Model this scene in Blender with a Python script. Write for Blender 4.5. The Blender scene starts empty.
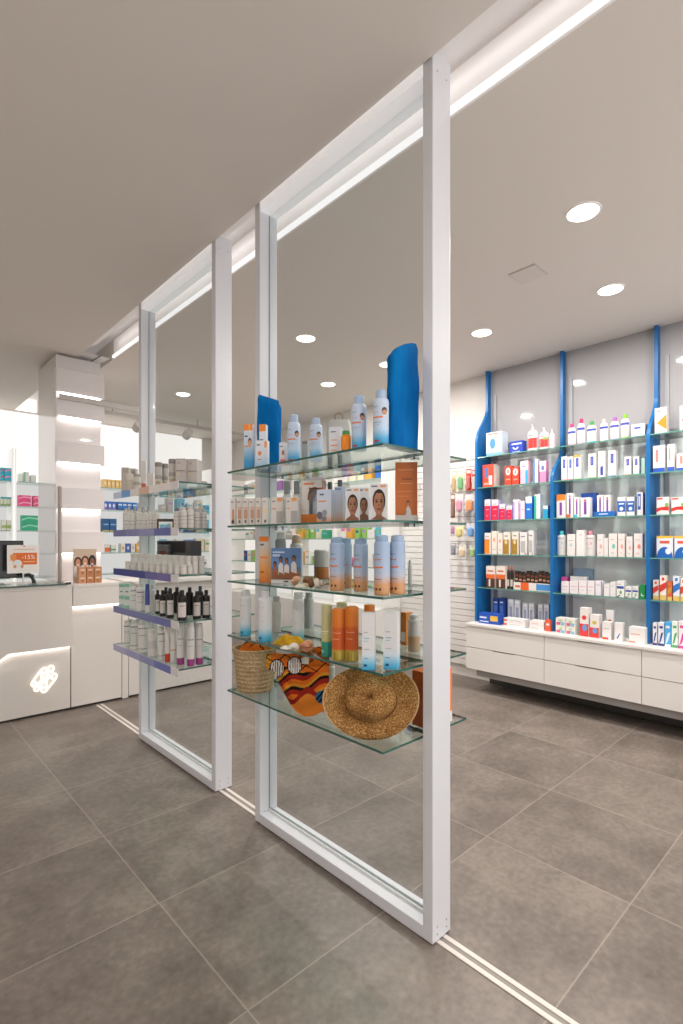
import bpy, bmesh, math, random
from mathutils import Vector, Matrix
random.seed(7)
SC = bpy.context.scene
COL = SC.collection
PI = math.pi
# ------------------------------------------------------------------ camera model (683x1024)
F, U0, VH, H = 515.0, 341.5, 541.0, 1.36
TH = math.radians(43.07); S_, C_ = math.sin(TH), math.cos(TH)
CEIL = 2.98
def YX(u, X):
    r = (u-U0)/F; return X*(C_-r*S_)/(S_+r*C_)
def XY(u, Y):
    r = (u-U0)/F; return Y*(S_+r*C_)/(C_-r*S_)
def FW(X, Y): return S_*X+C_*Y
def ZV(v, X, Y): return H-(v-VH)/F*FW(X, Y)
def onZ(u, v, Z):
    d = F*(H-Z)/(v-VH); r = (u-U0)/F*d
    return (d*S_+r*C_, d*C_-r*S_)
# ------------------------------------------------------------------ materials
def lin(c):
    if isinstance(c, str):
        c = c.lstrip('#'); c = tuple(int(c[i:i+2], 16) for i in (0, 2, 4))
    out = []
    for x in c[:3]:
        x = x/255.0
        out.append(x/12.92 if x <= .04045 else ((x+.055)/1.055)**2.4)
    return (*out, 1.0)
_M = {}
def newmat(key):
    m = bpy.data.materials.new(str(key)[:50]); m.use_nodes = True
    nt = m.node_tree; nt.nodes.clear()
    out = nt.nodes.new('ShaderNodeOutputMaterial')
    return m, nt, out
def N(nt, typ, **kw):
    n = nt.nodes.new(typ)
    for k, v in kw.items(): setattr(n, k, v)
    return n
def mat(c, rough=.45, metal=0.0, spec=.5, emit=0.0, coat=0.0):
    key = ('p', str(c), rough, metal, spec, emit, coat)
    if key in _M: return _M[key]
    m, nt, out = newmat('paint_%s' % str(c).lstrip('#'))
    b = N(nt, 'ShaderNodeBsdfPrincipled')
    b.inputs['Base Color'].default_value = lin(c)
    b.inputs['Roughness'].default_value = rough
    b.inputs['Metallic'].default_value = metal
    b.inputs['Specular IOR Level'].default_value = spec
    if coat: b.inputs['Coat Weight'].default_value = coat
    if emit:
        b.inputs['Emission Color'].default_value = lin(c)
        b.inputs['Emission Strength'].default_value = emit
    nt.links.new(b.outputs[0], out.inputs[0])
    _M[key] = m; return m
def grad(stops, rough=.4):
    """vertical colour gradient printed on a pack; stops = [(pos, colour)] from base to top"""
    key = ('g', str(stops), rough)
    if key in _M: return _M[key]
    m, nt, out = newmat('gradient_print')
    tc = N(nt, 'ShaderNodeTexCoord'); sp = N(nt, 'ShaderNodeSeparateXYZ'); cr = N(nt, 'ShaderNodeValToRGB')
    nt.links.new(tc.outputs['Generated'], sp.inputs[0]); nt.links.new(sp.outputs[2], cr.inputs[0])
    el = cr.color_ramp.elements
    while len(el) < len(stops): el.new(.5)
    for e, (p, c) in zip(el, stops): e.position = p; e.color = lin(c)
    b = N(nt, 'ShaderNodeBsdfPrincipled'); b.inputs['Roughness'].default_value = rough
    nt.links.new(cr.outputs[0], b.inputs['Base Color']); nt.links.new(b.outputs[0], out.inputs[0])
    _M[key] = m; return m
def glass(tint='#f3f8f6', refl=.05, key='g', rough=.0):
    k = ('glass', tint, refl, key)
    if k in _M: return _M[k]
    m, nt, out = newmat('clear_glass')
    tr = N(nt, 'ShaderNodeBsdfTransparent'); tr.inputs[0].default_value = lin(tint)
    gl = N(nt, 'ShaderNodeBsdfGlossy'); gl.inputs['Roughness'].default_value = rough
    ge = N(nt, 'ShaderNodeNewGeometry'); dt = N(nt, 'ShaderNodeVectorMath', operation='DOT_PRODUCT')
    nt.links.new(ge.outputs['Incoming'], dt.inputs[0]); nt.links.new(ge.outputs['Normal'], dt.inputs[1])
    ab = N(nt, 'ShaderNodeMath', operation='ABSOLUTE'); nt.links.new(dt.outputs['Value'], ab.inputs[0])
    om = N(nt, 'ShaderNodeMath', operation='SUBTRACT'); om.inputs[0].default_value = 1.0; nt.links.new(ab.outputs[0], om.inputs[1])
    pw = N(nt, 'ShaderNodeMath', operation='POWER'); pw.inputs[1].default_value = 5.0; nt.links.new(om.outputs[0], pw.inputs[0])
    mu = N(nt, 'ShaderNodeMath', operation='MULTIPLY_ADD'); mu.inputs[1].default_value = refl*.9; mu.inputs[2].default_value = refl*.035
    nt.links.new(pw.outputs[0], mu.inputs[0])
    mx = N(nt, 'ShaderNodeMixShader')
    nt.links.new(mu.outputs[0], mx.inputs[0]); nt.links.new(tr.outputs[0], mx.inputs[1]); nt.links.new(gl.outputs[0], mx.inputs[2])
    nt.links.new(mx.outputs[0], out.inputs[0])
    _M[k] = m; return m
def noisy(c1, c2, scale=8, rough=.7, bump=0.0, stretch=None, detail=4, spec=.3):
    key = ('n', c1, c2, scale, rough, bump, str(stretch))
    if key in _M: return _M[key]
    m, nt, out = newmat('mottled')
    tc = N(nt, 'ShaderNodeTexCoord'); mp = N(nt, 'ShaderNodeMapping')
    if stretch: mp.inputs['Scale'].default_value = stretch
    no = N(nt, 'ShaderNodeTexNoise'); no.inputs['Scale'].default_value = scale; no.inputs['Detail'].default_value = detail
    cr = N(nt, 'ShaderNodeValToRGB'); cr.color_ramp.elements[0].position = .3; cr.color_ramp.elements[1].position = .7
    cr.color_ramp.elements[0].color = lin(c1); cr.color_ramp.elements[1].color = lin(c2)
    b = N(nt, 'ShaderNodeBsdfPrincipled'); b.inputs['Roughness'].default_value = rough; b.inputs['Specular IOR Level'].default_value = spec
    nt.links.new(tc.outputs['Object'], mp.inputs[0]); nt.links.new(mp.outputs[0], no.inputs[0])
    nt.links.new(no.outputs[0], cr.inputs[0]); nt.links.new(cr.outputs[0], b.inputs['Base Color'])
    if bump:
        bp = N(nt, 'ShaderNodeBump'); bp.inputs['Strength'].default_value = bump; bp.inputs['Distance'].default_value = .003
        nt.links.new(no.outputs[0], bp.inputs['Height']); nt.links.new(bp.outputs[0], b.inputs['Normal'])
    nt.links.new(b.outputs[0], out.inputs[0])
    _M[key] = m; return m
def straw(c1, c2, c3, sx, sz):
    """woven straw: fine crossed plaits with a speckle"""
    m, nt, out = newmat('woven_straw')
    tc = N(nt, 'ShaderNodeTexCoord')
    w = N(nt, 'ShaderNodeTexWave'); w.wave_type = 'BANDS'; w.bands_direction = 'Z'; w.inputs['Scale'].default_value = sz; w.inputs['Distortion'].default_value = .6; w.inputs['Detail'].default_value = 2
    v = N(nt, 'ShaderNodeTexVoronoi'); v.inputs['Scale'].default_value = sx
    n = N(nt, 'ShaderNodeTexNoise'); n.inputs['Scale'].default_value = 14; n.inputs['Detail'].default_value = 4
    for t in (w, v, n): nt.links.new(tc.outputs['Object'], t.inputs[0])
    mx = N(nt, 'ShaderNodeMix', data_type='FLOAT'); mx.inputs[0].default_value = .6 if sz > 0 else 1.0
    nt.links.new(w.outputs['Fac'], mx.inputs[2]); nt.links.new(v.outputs['Distance'], mx.inputs[3])
    m2 = N(nt, 'ShaderNodeMix', data_type='FLOAT'); m2.inputs[0].default_value = .35
    nt.links.new(mx.outputs[0], m2.inputs[2]); nt.links.new(n.outputs[0], m2.inputs[3])
    cr = N(nt, 'ShaderNodeValToRGB'); e = cr.color_ramp.elements
    e[0].position = .2; e[0].color = lin(c1); e[1].position = .75; e[1].color = lin(c3); k = e.new(.42); k.color = lin(c2)
    nt.links.new(m2.outputs[0], cr.inputs[0])
    b = N(nt, 'ShaderNodeBsdfPrincipled'); b.inputs['Roughness'].default_value = .8; b.inputs['Specular IOR Level'].default_value = .2
    bp = N(nt, 'ShaderNodeBump'); bp.inputs['Strength'].default_value = .6; bp.inputs['Distance'].default_value = .003
    nt.links.new(mx.outputs[0], bp.inputs['Height']); nt.links.new(bp.outputs[0], b.inputs['Normal'])
    nt.links.new(cr.outputs[0], b.inputs['Base Color']); nt.links.new(b.outputs[0], out.inputs[0])
    return m
def emis(c, s):
    k = ('e', c, s)
    if k in _M: return _M[k]
    m, nt, out = newmat('lit_%s' % c.lstrip('#'))
    e = N(nt, 'ShaderNodeEmission'); e.inputs[0].default_value = lin(c); e.inputs[1].default_value = s
    nt.links.new(e.outputs[0], out.inputs[0]); _M[k] = m; return m
def floor_mat():
    m, nt, out = newmat('grey_stone_tiles')
    geo = N(nt, 'ShaderNodeNewGeometry'); sp = N(nt, 'ShaderNodeSeparateXYZ'); nt.links.new(geo.outputs['Position'], sp.inputs[0])
    def mth(op, a, b=None):
        n = N(nt, 'ShaderNodeMath', operation=op)
        for i, x in enumerate((a, b)):
            if x is None: continue
            if isinstance(x, (int, float)): n.inputs[i].default_value = x
            else: nt.links.new(x, n.inputs[i])
        return n.outputs[0]
    def axis(o, off, d):
        t = mth('DIVIDE', mth('SUBTRACT', o, off), d)
        fl = mth('FLOOR', t); fr = mth('SUBTRACT', t, fl)
        edge = mth('MULTIPLY', mth('MINIMUM', fr, mth('SUBTRACT', 1.0, fr)), d)
        return fl, edge
    fx, ex = axis(sp.outputs[0], .82-.645*20, .645); fy, ey = axis(sp.outputs[1], .67-.605*20, .605)
    line = mth('LESS_THAN', mth('MINIMUM', ex, ey), .0028)
    cv = N(nt, 'ShaderNodeCombineXYZ'); nt.links.new(fx, cv.inputs[0]); nt.links.new(fy, cv.inputs[1])
    wn = N(nt, 'ShaderNodeTexWhiteNoise'); wn.noise_dimensions = '3D'; nt.links.new(cv.outputs[0], wn.inputs[0])
    ad = N(nt, 'ShaderNodeVectorMath', operation='MULTIPLY_ADD'); ad.inputs[1].default_value = (7, 7, 7)
    nt.links.new(wn.outputs['Color'], ad.inputs[0]); nt.links.new(geo.outputs['Position'], ad.inputs[2])
    n1 = N(nt, 'ShaderNodeTexNoise'); n1.inputs['Scale'].default_value = 3.2; n1.inputs['Detail'].default_value = 8; n1.inputs['Roughness'].default_value = .62
    n2 = N(nt, 'ShaderNodeTexNoise'); n2.inputs['Scale'].default_value = 38; n2.inputs['Detail'].default_value = 6
    nt.links.new(ad.outputs[0], n1.inputs[0]); nt.links.new(ad.outputs[0], n2.inputs[0])
    mixn = mth('ADD', mth('MULTIPLY', n1.outputs[0], .66), mth('MULTIPLY', n2.outputs[0], .34))
    val = mth('ADD', mixn, mth('MULTIPLY', mth('SUBTRACT', wn.outputs['Value'], .5), .07))
    cr = N(nt, 'ShaderNodeValToRGB'); e = cr.color_ramp.elements
    e[0].position = .34; e[0].color = lin(FLOOR_C[0]); e[1].position = .66; e[1].color = lin(FLOOR_C[2]); k = e.new(.5); k.color = lin(FLOOR_C[1])
    nt.links.new(val, cr.inputs[0])
    mx = N(nt, 'ShaderNodeMix', data_type='RGBA'); nt.links.new(mth('MULTIPLY', line, .38), mx.inputs[0]); nt.links.new(cr.outputs[0], mx.inputs[6]); mx.inputs[7].default_value = lin('#b5aaa0')
    b = N(nt, 'ShaderNodeBsdfPrincipled'); b.inputs['Specular IOR Level'].default_value = .45
    nt.links.new(mx.outputs[2], b.inputs['Base Color'])
    nt.links.new(mth('ADD', mth('MULTIPLY', n1.outputs[0], .2), .28), b.inputs['Roughness'])
    nt.links.new(b.outputs[0], out.inputs[0]); return m
FLOOR_C = ('#60574f', '#756b63', '#8a8076')

# ------------------------------------------------------------------ mesh building
class MB:
    def __init__(s): s.v = []; s.f = []; s.m = []; s.ms = []; s.sm = []
    def mi(s, m):
        if m not in s.ms: s.ms.append(m)
        return s.ms.index(m)
    def add(s, vs, fs, m, smooth=False):
        o = len(s.v); s.v += [tuple(p) for p in vs]; i = s.mi(m)
        for f in fs: s.f.append([o+k for k in f]); s.m.append(i); s.sm.append(smooth)
    def box(s, x0, x1, y0, y1, z0, z1, m, faces=None, bev=0.0):
        if x0 > x1: x0, x1 = x1, x0
        if y0 > y1: y0, y1 = y1, y0
        if z0 > z1: z0, z1 = z1, z0
        if bev > 0:
            b = min(bev, (x1-x0)*.45, (y1-y0)*.45, (z1-z0)*.45)
            bm = bmesh.new(); bmesh.ops.create_cube(bm, size=1)
            for p in bm.verts: p.co = Vector(((x0+x1)/2+p.co.x*(x1-x0), (y0+y1)/2+p.co.y*(y1-y0), (z0+z1)/2+p.co.z*(z1-z0)))
            bmesh.ops.bevel(bm, geom=list(bm.edges), offset=b, segments=2, affect='EDGES', profile=.5)
            bm.verts.index_update()
            s.add([p.co[:] for p in bm.verts], [[q.index for q in f.verts] for f in bm.faces], m); bm.free(); return s
        vs = [(x, y, z) for z in (z0, z1) for y in (y0, y1) for x in (x0, x1)]
        fs = {'b': (0, 2, 3, 1), 't': (4, 5, 7, 6), '-y': (0, 1, 5, 4), '+y': (2, 6, 7, 3), '-x': (0, 4, 6, 2), '+x': (1, 3, 7, 5)}
        for k, f in fs.items(): s.add([vs[i] for i in f], [(0, 1, 2, 3)], (faces or {}).get(k, m))
        return s
    def lathe(s, prof, m, seg=20, cx=0, cy=0, sx=1, sy=1, mats=None, smooth=True, cap=True):
        n = len(prof)
        base = [[(cx+sx*r*math.cos(2*PI*k/seg), cy+sy*r*math.sin(2*PI*k/seg), z) for k in range(seg)] for r, z in prof]
        for i in range(n-1):
            vs = base[i]+base[i+1]
            s.add(vs, [(k, (k+1) % seg, seg+(k+1) % seg, seg+k) for k in range(seg)], (mats[i] if mats else m), smooth)
        if cap:
            s.add(base[0], [tuple(range(seg-1, -1, -1))], mats[0] if mats else m)
            s.add(base[-1], [tuple(range(seg))], mats[-1] if mats else m)
        return s
    def tube(s, pts, r, m, seg=8, closed=False):
        pts = [Vector(p) for p in pts]; n = len(pts); rings = []
        for i, p in enumerate(pts):
            a = pts[(i-1) % n] if (closed or i > 0) else p; b = pts[(i+1) % n] if (closed or i < n-1) else p
            t = (b-a).normalized(); up = Vector((0, 0, 1)) if abs(t.z) < .9 else Vector((1, 0, 0))
            e1 = t.cross(up).normalized(); e2 = t.cross(e1).normalized()
            rr = r[i] if isinstance(r, (list, tuple)) else r
            rings.append([tuple(p+rr*(math.cos(2*PI*k/seg)*e1+math.sin(2*PI*k/seg)*e2)) for k in range(seg)])
        for i in range(n if closed else n-1):
            s.add(rings[i]+rings[(i+1) % n], [(k, (k+1) % seg, seg+(k+1) % seg, seg+k) for k in range(seg)], m, True)
        if not closed:
            s.add(rings[0], [tuple(range(seg))], m); s.add(rings[-1], [tuple(range(seg))], m)
        return s
    def prism(s, poly, axis, a0, a1, m, capm=None):
        """poly of 2-D points extruded along an axis (x: (y,z), y: (x,z), z: (x,y))"""
        def P(p, a): return {'x': (a, p[0], p[1]), 'y': (p[0], a, p[1]), 'z': (p[0], p[1], a)}[axis]
        n = len(poly); A = [P(p, a0) for p in poly]; B = [P(p, a1) for p in poly]
        s.add(A, [tuple(range(n))], capm or m); s.add(B, [tuple(range(n-1, -1, -1))], capm or m)
        s.add(A+B, [(k, (k+1) % n, n+(k+1) % n, n+k) for k in range(n)], m); return s
    def build(s, name, parent=None, loc=(0, 0, 0), rz=0, fix=False):
        me = bpy.data.meshes.new(name); me.from_pydata(s.v, [], s.f)
        for m in s.ms: me.materials.append(m)
        me.polygons.foreach_set('material_index', s.m); me.polygons.foreach_set('use_smooth', s.sm); me.update()
        if fix:
            bm = bmesh.new(); bm.from_mesh(me); bmesh.ops.remove_doubles(bm, verts=bm.verts, dist=1e-5)
            bmesh.ops.recalc_face_normals(bm, faces=bm.faces); bm.to_mesh(me); bm.free()
        o = bpy.data.objects.new(name, me); COL.objects.link(o); o.location = loc; o.rotation_euler = (0, 0, rz)
        if parent: o.parent = parent
        return o
def empty(name, loc=(0, 0, 0), rz=0):
    o = bpy.data.objects.new(name, None); COL.objects.link(o); o.location = loc; o.rotation_euler = (0, 0, rz); o.empty_display_size = .05; return o
def tag(o, label, cat, group=None):
    o['label'] = label; o['category'] = cat
    if group: o['group'] = group
    return o
def struct(o): o['kind'] = 'structure'; return o
REG = []
def reg(o, desc, loc, cat, key, group):
    REG.append((o, desc, loc, cat, key, group)); return o
ORD = ['', 'second', 'third', 'fourth', 'fifth', 'sixth', 'seventh', 'eighth', 'ninth', 'tenth', 'eleventh', 'twelfth', 'thirteenth']
def flush_labels():
    by = {}
    for r in REG: by.setdefault((r[1], r[2]), []).append(r)
    for (desc, loc), rs in by.items():
        rs.sort(key=lambda r: r[4]); n = len(rs)
        for i, (o, d, l, cat, k, g) in enumerate(rs):
            if n == 1: lab = f'{d} {l}'
            else:
                rk = ('left one' if i == 0 else 'right one') if n == 2 else 'leftmost' if i == 0 else 'rightmost' if i == n-1 else ORD[i]+' from left'
                lab = f'{d}, {rk}, {l}'
            o['label'] = lab; o['category'] = cat; o['group'] = g
# flat printing on the front (-X side) of a pack or card -----------------------------------------
_T = {}
def text_mesh(txt):
    if txt not in _T:
        cu = bpy.data.curves.new('lettering', 'FONT'); cu.body = txt; cu.size = 1; cu.align_x = 'CENTER'; cu.align_y = 'CENTER'; cu.resolution_u = 2
        ob = bpy.data.objects.new('lettering', cu); COL.objects.link(ob)
        dg = bpy.context.evaluated_depsgraph_get(); me = ob.evaluated_get(dg).to_mesh()
        vs = [(p.co.x, p.co.y) for p in me.vertices]; fs = [list(p.vertices) for p in me.polygons]
        ob.evaluated_get(dg).to_mesh_clear(); bpy.data.objects.remove(ob); bpy.data.curves.remove(cu)
        xs = [p[0] for p in vs]; ys = [p[1] for p in vs]
        w = max(xs)-min(xs); cx = (max(xs)+min(xs))/2; cy = (max(ys)+min(ys))/2; h = max(ys)-min(ys)
        _T[txt] = ([((x-cx)/w, (y-cy)/w) for x, y in vs], fs, h/w)
    return _T[txt]
def ell(cx, cy, rx, ry, n=18, a0=0, a1=2*PI):
    return [(cx+rx*math.cos(a0+(a1-a0)*k/n), cy+ry*math.sin(a0+(a1-a0)*k/n)) for k in range(n+(0 if abs(a1-a0-2*PI) < 1e-6 else 1))]
def rect(a0, a1, b0, b1): return [(a0, b0), (a1, b0), (a1, b1), (a0, b1)]
def prints(mb, w, h, shapes, mapf):
    """shapes: (kind, data, colour) in 0..1 (left to right, base to top); mapf(a,b,layer) -> point"""
    for L, (kind, d, c) in enumerate(shapes):
        m = c if not isinstance(c, str) else mat(c, .45)
        if kind == 't':
            txt, ca, cb, wa = d; vs, fs, _ = text_mesh(txt); asp = w/h
            mb.add([mapf(ca+x*wa, cb+y*wa*asp, L) for x, y in vs], fs, m)
        else:
            pts = rect(*d) if kind == 'r' else ell(*d) if kind == 'e' else d
            if kind == 'r' and (d[1]-d[0]) > .3:
                n = 6; P = []
                for k in range(n):
                    a0 = d[0]+(d[1]-d[0])*k/n; a1 = d[0]+(d[1]-d[0])*(k+1)/n
                    mb.add([mapf(a0, d[2], L), mapf(a1, d[2], L), mapf(a1, d[3], L), mapf(a0, d[3], L)], [(0, 1, 2, 3)], m)
            else: mb.add([mapf(a, b, L) for a, b in pts], [tuple(range(len(pts)))], m)
def box_map(w, d, h): return lambda a, b, L: (-d/2-.0004-.0002*L, w/2-a*w, b*h)
def cyl_map(r, h, span=PI): return lambda a, b, L: (-(r+.0005+.0002*L)*math.cos((a-.5)*span), -(r+.0005+.0002*L)*math.sin((a-.5)*span), b*h)
WHT = '#e9e7e4'
def bars(*cs):   # little rows of print standing for text too small to read
    return [('r', (.2, .75, z, z+.025), c) for z, c in cs]
def face(cx, cy, s, asp, hair='#1d1614', skin='#a37254', sh='#895e45'):
    """printed portrait: hair, neck, face, brows, eyes, nose, mouth. s = half face width (fraction of pack width); asp = w/h"""
    y = asp*1.28
    return [('p', [(cx-1.6*s, .012), (cx-1.3*s, cy-2.0*s*y), (cx-.5*s, cy-1.6*s*y), (cx+.5*s, cy-1.6*s*y), (cx+1.3*s, cy-2.0*s*y), (cx+1.45*s, .012)], sh),
            ('e', (cx, cy+.3*s*y, 1.14*s, 1.5*s*y), hair), ('r', (cx-.5*s, cx+.5*s, cy-2.0*s*y, cy-.9*s*y), sh),
            ('e', (cx, cy, .93*s, 1.5*s*y), skin), ('p', ell(cx, cy+.75*s*y, 1.02*s, 1.0*s*y, 14, .18*PI, .82*PI), hair),
            ('p', ell(cx+.35*s, cy-.1*s*y, .56*s, 1.2*s*y, 12, -PI/2, PI/2), sh),
            ('r', (cx-.66*s, cx-.16*s, cy+.40*s*y, cy+.50*s*y), '#3f2c24'), ('r', (cx+.16*s, cx+.66*s, cy+.40*s*y, cy+.50*s*y), '#3f2c24'),
            ('e', (cx-.4*s, cy+.2*s*y, .22*s, .12*s*y), '#2b1e19'), ('e', (cx+.4*s, cy+.2*s*y, .22*s, .12*s*y), '#2b1e19'),
            ('e', (cx+.03*s, cy-.28*s*y, .2*s, .2*s*y), '#8a5c45'), ('e', (cx, cy-.76*s*y, .4*s, .15*s*y), '#8a4038')]
# ------------------------------------------------------------------ packs
def carton(name, x, y, z, w, d, h, c, shapes=(), rz=0, side=None, top=None):
    mb = MB(); m = c if not isinstance(c, str) else mat(c, .5)
    f = {}
    if side: f['-y'] = f['+y'] = mat(side, .5)
    if top: f['t'] = mat(top, .5)
    mb.box(-d/2, d/2, -w/2, w/2, 0, h, m, f)
    prints(mb, w, h, shapes, box_map(w, d, h))
    return mb.build(name, None, (x, y, z), rz)
def can(name, x, y, z, r, h, c, cap, shapes=(), rz=0, capr=.72, caph=.17, sh=.07, shc=None):
    """aerosol can or bottle: body, shoulder; the cap is a child"""
    mb = MB(); m = c if not isinstance(c, str) else mat(c, .35)
    hb = h*(1-caph)
    prof = [(r*.93, 0), (r, r*.12), (r, hb-h*sh)]
    for k in range(1, 6):
        t = k/5; prof.append((r-(r-r*capr*1.02)*(1-math.cos(t*PI/2)), hb-h*sh+h*sh*math.sin(t*PI/2)))
    mb.lathe(prof, m, 22)
    prints(mb, 2*r, h, shapes, cyl_map(r, h))
    o = mb.build(name, None, (x, y, z), rz)
    if cap:
        cb = MB(); cr = r*capr; cb.lathe([(cr, hb), (cr, h-cr*.35), (cr*.9, h-cr*.1), (cr*.6, h)], cap if not isinstance(cap, str) else mat(cap, .4), 20)
        cb.build('cap', o)
    return o
def bottle(name, x, y, z, w, d, h, c, cap, shapes=(), rz=0, neck=.3, caph=.14, shoulder=.16, nozzle=False):
    """oval plastic bottle with a neck; the cap is a child"""
    mb = MB(); m = c if not isinstance(c, str) else mat(c, .35)
    hb = h*(1-caph); r = .5
    prof = [(.46, 0), (.5, .015*h), (.5, hb*(1-shoulder)*.5), (.5, hb*(1-shoulder))]
    for k in range(1, 6):
        t = k/5; prof.append((.5-(.5-neck*.5)*(1-math.cos(t*PI/2)), hb*(1-shoulder)+hb*shoulder*math.sin(t*PI/2)*.98))
    mb.lathe(prof, m, 20, sx=d, sy=w)
    prints(mb, w, h, shapes, lambda a, b, L: (-(d/2+.0006+.0002*L)*math.cos((a-.5)*PI), -(w/2+.0006)*math.sin((a-.5)*PI), b*h))
    o = mb.build(name, None, (x, y, z), rz)
    if cap:
        cb = MB(); cr = min(w, d)*max(neck, .34)*.55; cm = cap if not isinstance(cap, str) else mat(cap, .4)
        if nozzle:
            cb.lathe([(cr, hb*.985), (cr, hb+(h-hb)*.35), (cr*.55, hb+(h-hb)*.55), (cr*.4, h)], cm, 14)
            cb.box(-cr*1.6, 0, -cr*.3, cr*.3, h-.01, h, cm)
        else: cb.lathe([(cr, hb*.985), (cr, h-.002), (cr*.9, h)], cm, 16)
        cb.build('cap', o)
    return o
def tubepack(name, x, y, z, w, h, c, capc, shapes=(), rz=0, caph=.16):
    """squeeze tube standing on its cap, flat crimp at the top"""
    mb = MB(); m = c if not isinstance(c, str) else mat(c, .35); rings = []
    seg = 18; zs = [caph*h, caph*h+.006, h*.45, h*.75, h*.97, h]
    for z_ in zs:
        t = max(0, (z_-caph*h)/(h-caph*h)); rx = (w/2)*(1-t)*.85+.002; ry = w/2
        rings.append([(rx*math.cos(2*PI*k/seg), ry*math.sin(2*PI*k/seg), z_) for k in range(seg)])
    for i in range(len(zs)-1): mb.add(rings[i]+rings[i+1], [(k, (k+1) % seg, seg+(k+1) % seg, seg+k) for k in range(seg)], m, True)
    mb.add(rings[-1], [tuple(range(seg))], m)
    prints(mb, w, h, shapes, lambda a, b, L: (-(max(.0, (w/2)*(1-max(0, b-caph)/(1-caph))*.85)+.003)*math.cos((a-.5)*PI), -(w/2+.0006)*math.sin((a-.5)*PI), b*h))
    o = mb.build(name, None, (x, y, z), rz)
    cb = MB(); cb.lathe([(w*.4, 0), (w*.42, .004), (w*.42, caph*h)], mat(capc, .4), 16); cb.build('cap', o)
    return o
def jar(name, x, y, z, r, h, c, lid, shapes=(), rz=0, lidf=.35):
    mb = MB(); mb.lathe([(r*.92, 0), (r, r*.1), (r, h*(1-lidf))], mat(c, .35), 18); prints(mb, 2*r, h, shapes, cyl_map(r, h))
    o = mb.build(name, None, (x, y, z), rz)
    cb = MB(); cb.lathe([(r*1.03, h*(1-lidf)), (r*1.03, h*.97), (r*.97, h)], mat(lid, .35), 18); cb.build('lid', o)
    return o

# ================================================================== THE ROOM
YB, XR = 7.40, 4.46          # back wall, right wall
fl = MB(); fl.add([(-1.7, -1.7, 0), (XR+.1, -1.7, 0), (XR+.1, YB+.1, 0), (-1.7, YB+.1, 0)], [(0, 1, 2, 3)], floor_mat()); struct(fl.build('floor'))
CM = mat('#e8e0d9', .75, spec=.2); SM = mat('#eae5e3', .6, emit=.1)  # slot ceiling material glows weakly, its lit look put into the material
SL0, SL1, SLT = 1.396, 1.65, 3.16
c1 = MB(); c1.box(-1.7, SL0, -1.7, YB+.1, CEIL, CEIL+.3, CM); struct(c1.build('ceiling'))
c2 = MB(); c2.box(SL1, XR+.1, -1.7, YB+.1, CEIL, CEIL+.3, CM); struct(c2.build('ceiling'))
sl = MB(); sl.box(SL0, SL1, -1.7, YB+.1, SLT, SLT+.1, SM); struct(sl.build('ceiling'))
WM = mat('#e4dfda', .7, spec=.2)
w = MB(); w.box(XR, XR+.1, -1.7, YB+.1, 0, CEIL, WM); struct(w.build('wall_right'))
w = MB(); w.box(-1.8, -1.7, -1.7, YB+.1, 0, CEIL, mat('#b9b1ab', .7)); struct(w.build('shade_wall_left'))  # unseen wall, added to hold back light from the left
w = MB(); w.box(-1.7, XR, YB, YB+.1, 0, CEIL, WM); struct(w.build('wall_back'))
# slot lining: white vertical lip with the lit strip on its lower edge, hanging rail in the slot
tr = MB(); tr.box(SL1-.012, SL1-.001, -1.7, 4.7, CEIL-.006, CEIL+.155, mat('#efebe9', .5, emit=.12)); struct(tr.build('trim_1'))  # lip glows weakly, slot light put into its material
tr = MB(); tr.box(SL1-.026, SL1-.014, -1.7, 4.7, CEIL-.006, CEIL+.018, emis('#fffaf8', 1.0)); struct(tr.build('trim_2'))
tr = MB(); tr.box(1.425, 1.48, -1.7, 4.7, CEIL+.06, SLT-.002, mat('#efebe9', .5, emit=.1)); struct(tr.build('trim_3'))  # hanging rail given the same weak glow for slot light
# floor track: two white rails with a groove between
tr = MB()
for a, b in ((1.424, 1.441), (1.459, 1.476)): tr.box(a, b, -1.7, 4.505, .0005, .004, mat('#d8d0c8', .35))
tr.box(1.441, 1.459, -1.7, 4.505, .0004, .0012, mat('#8d8780', .4)); struct(tr.build('trim_4'))
# ceiling hatch, downlights and unseen lamps added for fill
hx, hy = onZ(528, 274, CEIL)
hm = MB(); g = mat('#c4bbb4', .6); g2 = mat('#e2dad3', .75)
hm.box(hx-.085, hx+.085, hy-.085, hy+.085, CEIL-.003, CEIL-.0005, g); hm.box(hx-.079, hx+.079, hy-.079, hy+.079, CEIL-.006, CEIL-.0006, g2)
tag(hm.build('ceiling_hatch'), 'small square access hatch flush in the ceiling between the downlights', 'hatch')
def lamp(x, y, power, size=.13, z=CEIL-.02):
    L = bpy.data.lights.new('downlight_or_fill_lamp', 'AREA'); L.shape = 'DISK'; L.size = size; L.energy = power; L.color = (1, .95, .91)
    o = bpy.data.objects.new('downlight_or_fill_lamp', L); COL.objects.link(o); o.location = (x, y, z); return o
DL = [(2.6, 1.04, 'large round lit downlight nearest above the floor beyond the glass'),
      (3.53, 1.24, 'round lit downlight right of the ceiling hatch'),
      (3.53, 2.18, 'round lit downlight just right of the near white post'),
      (3.53, 3.16, 'round lit downlight seen beside the tall blue towel'),
      (2.6, 3.2, 'round lit downlight highest behind the near glass pane'),
      (3.53, 3.98, 'round lit downlight low behind the near glass pane'),
      (2.6, 5.34, 'round lit downlight seen through the far glass pane'),
      (3.53, .3, None), (2.6, -1.1, None)]  # the unlabelled pair is out of view, added for fill
P_DL = 15
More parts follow.
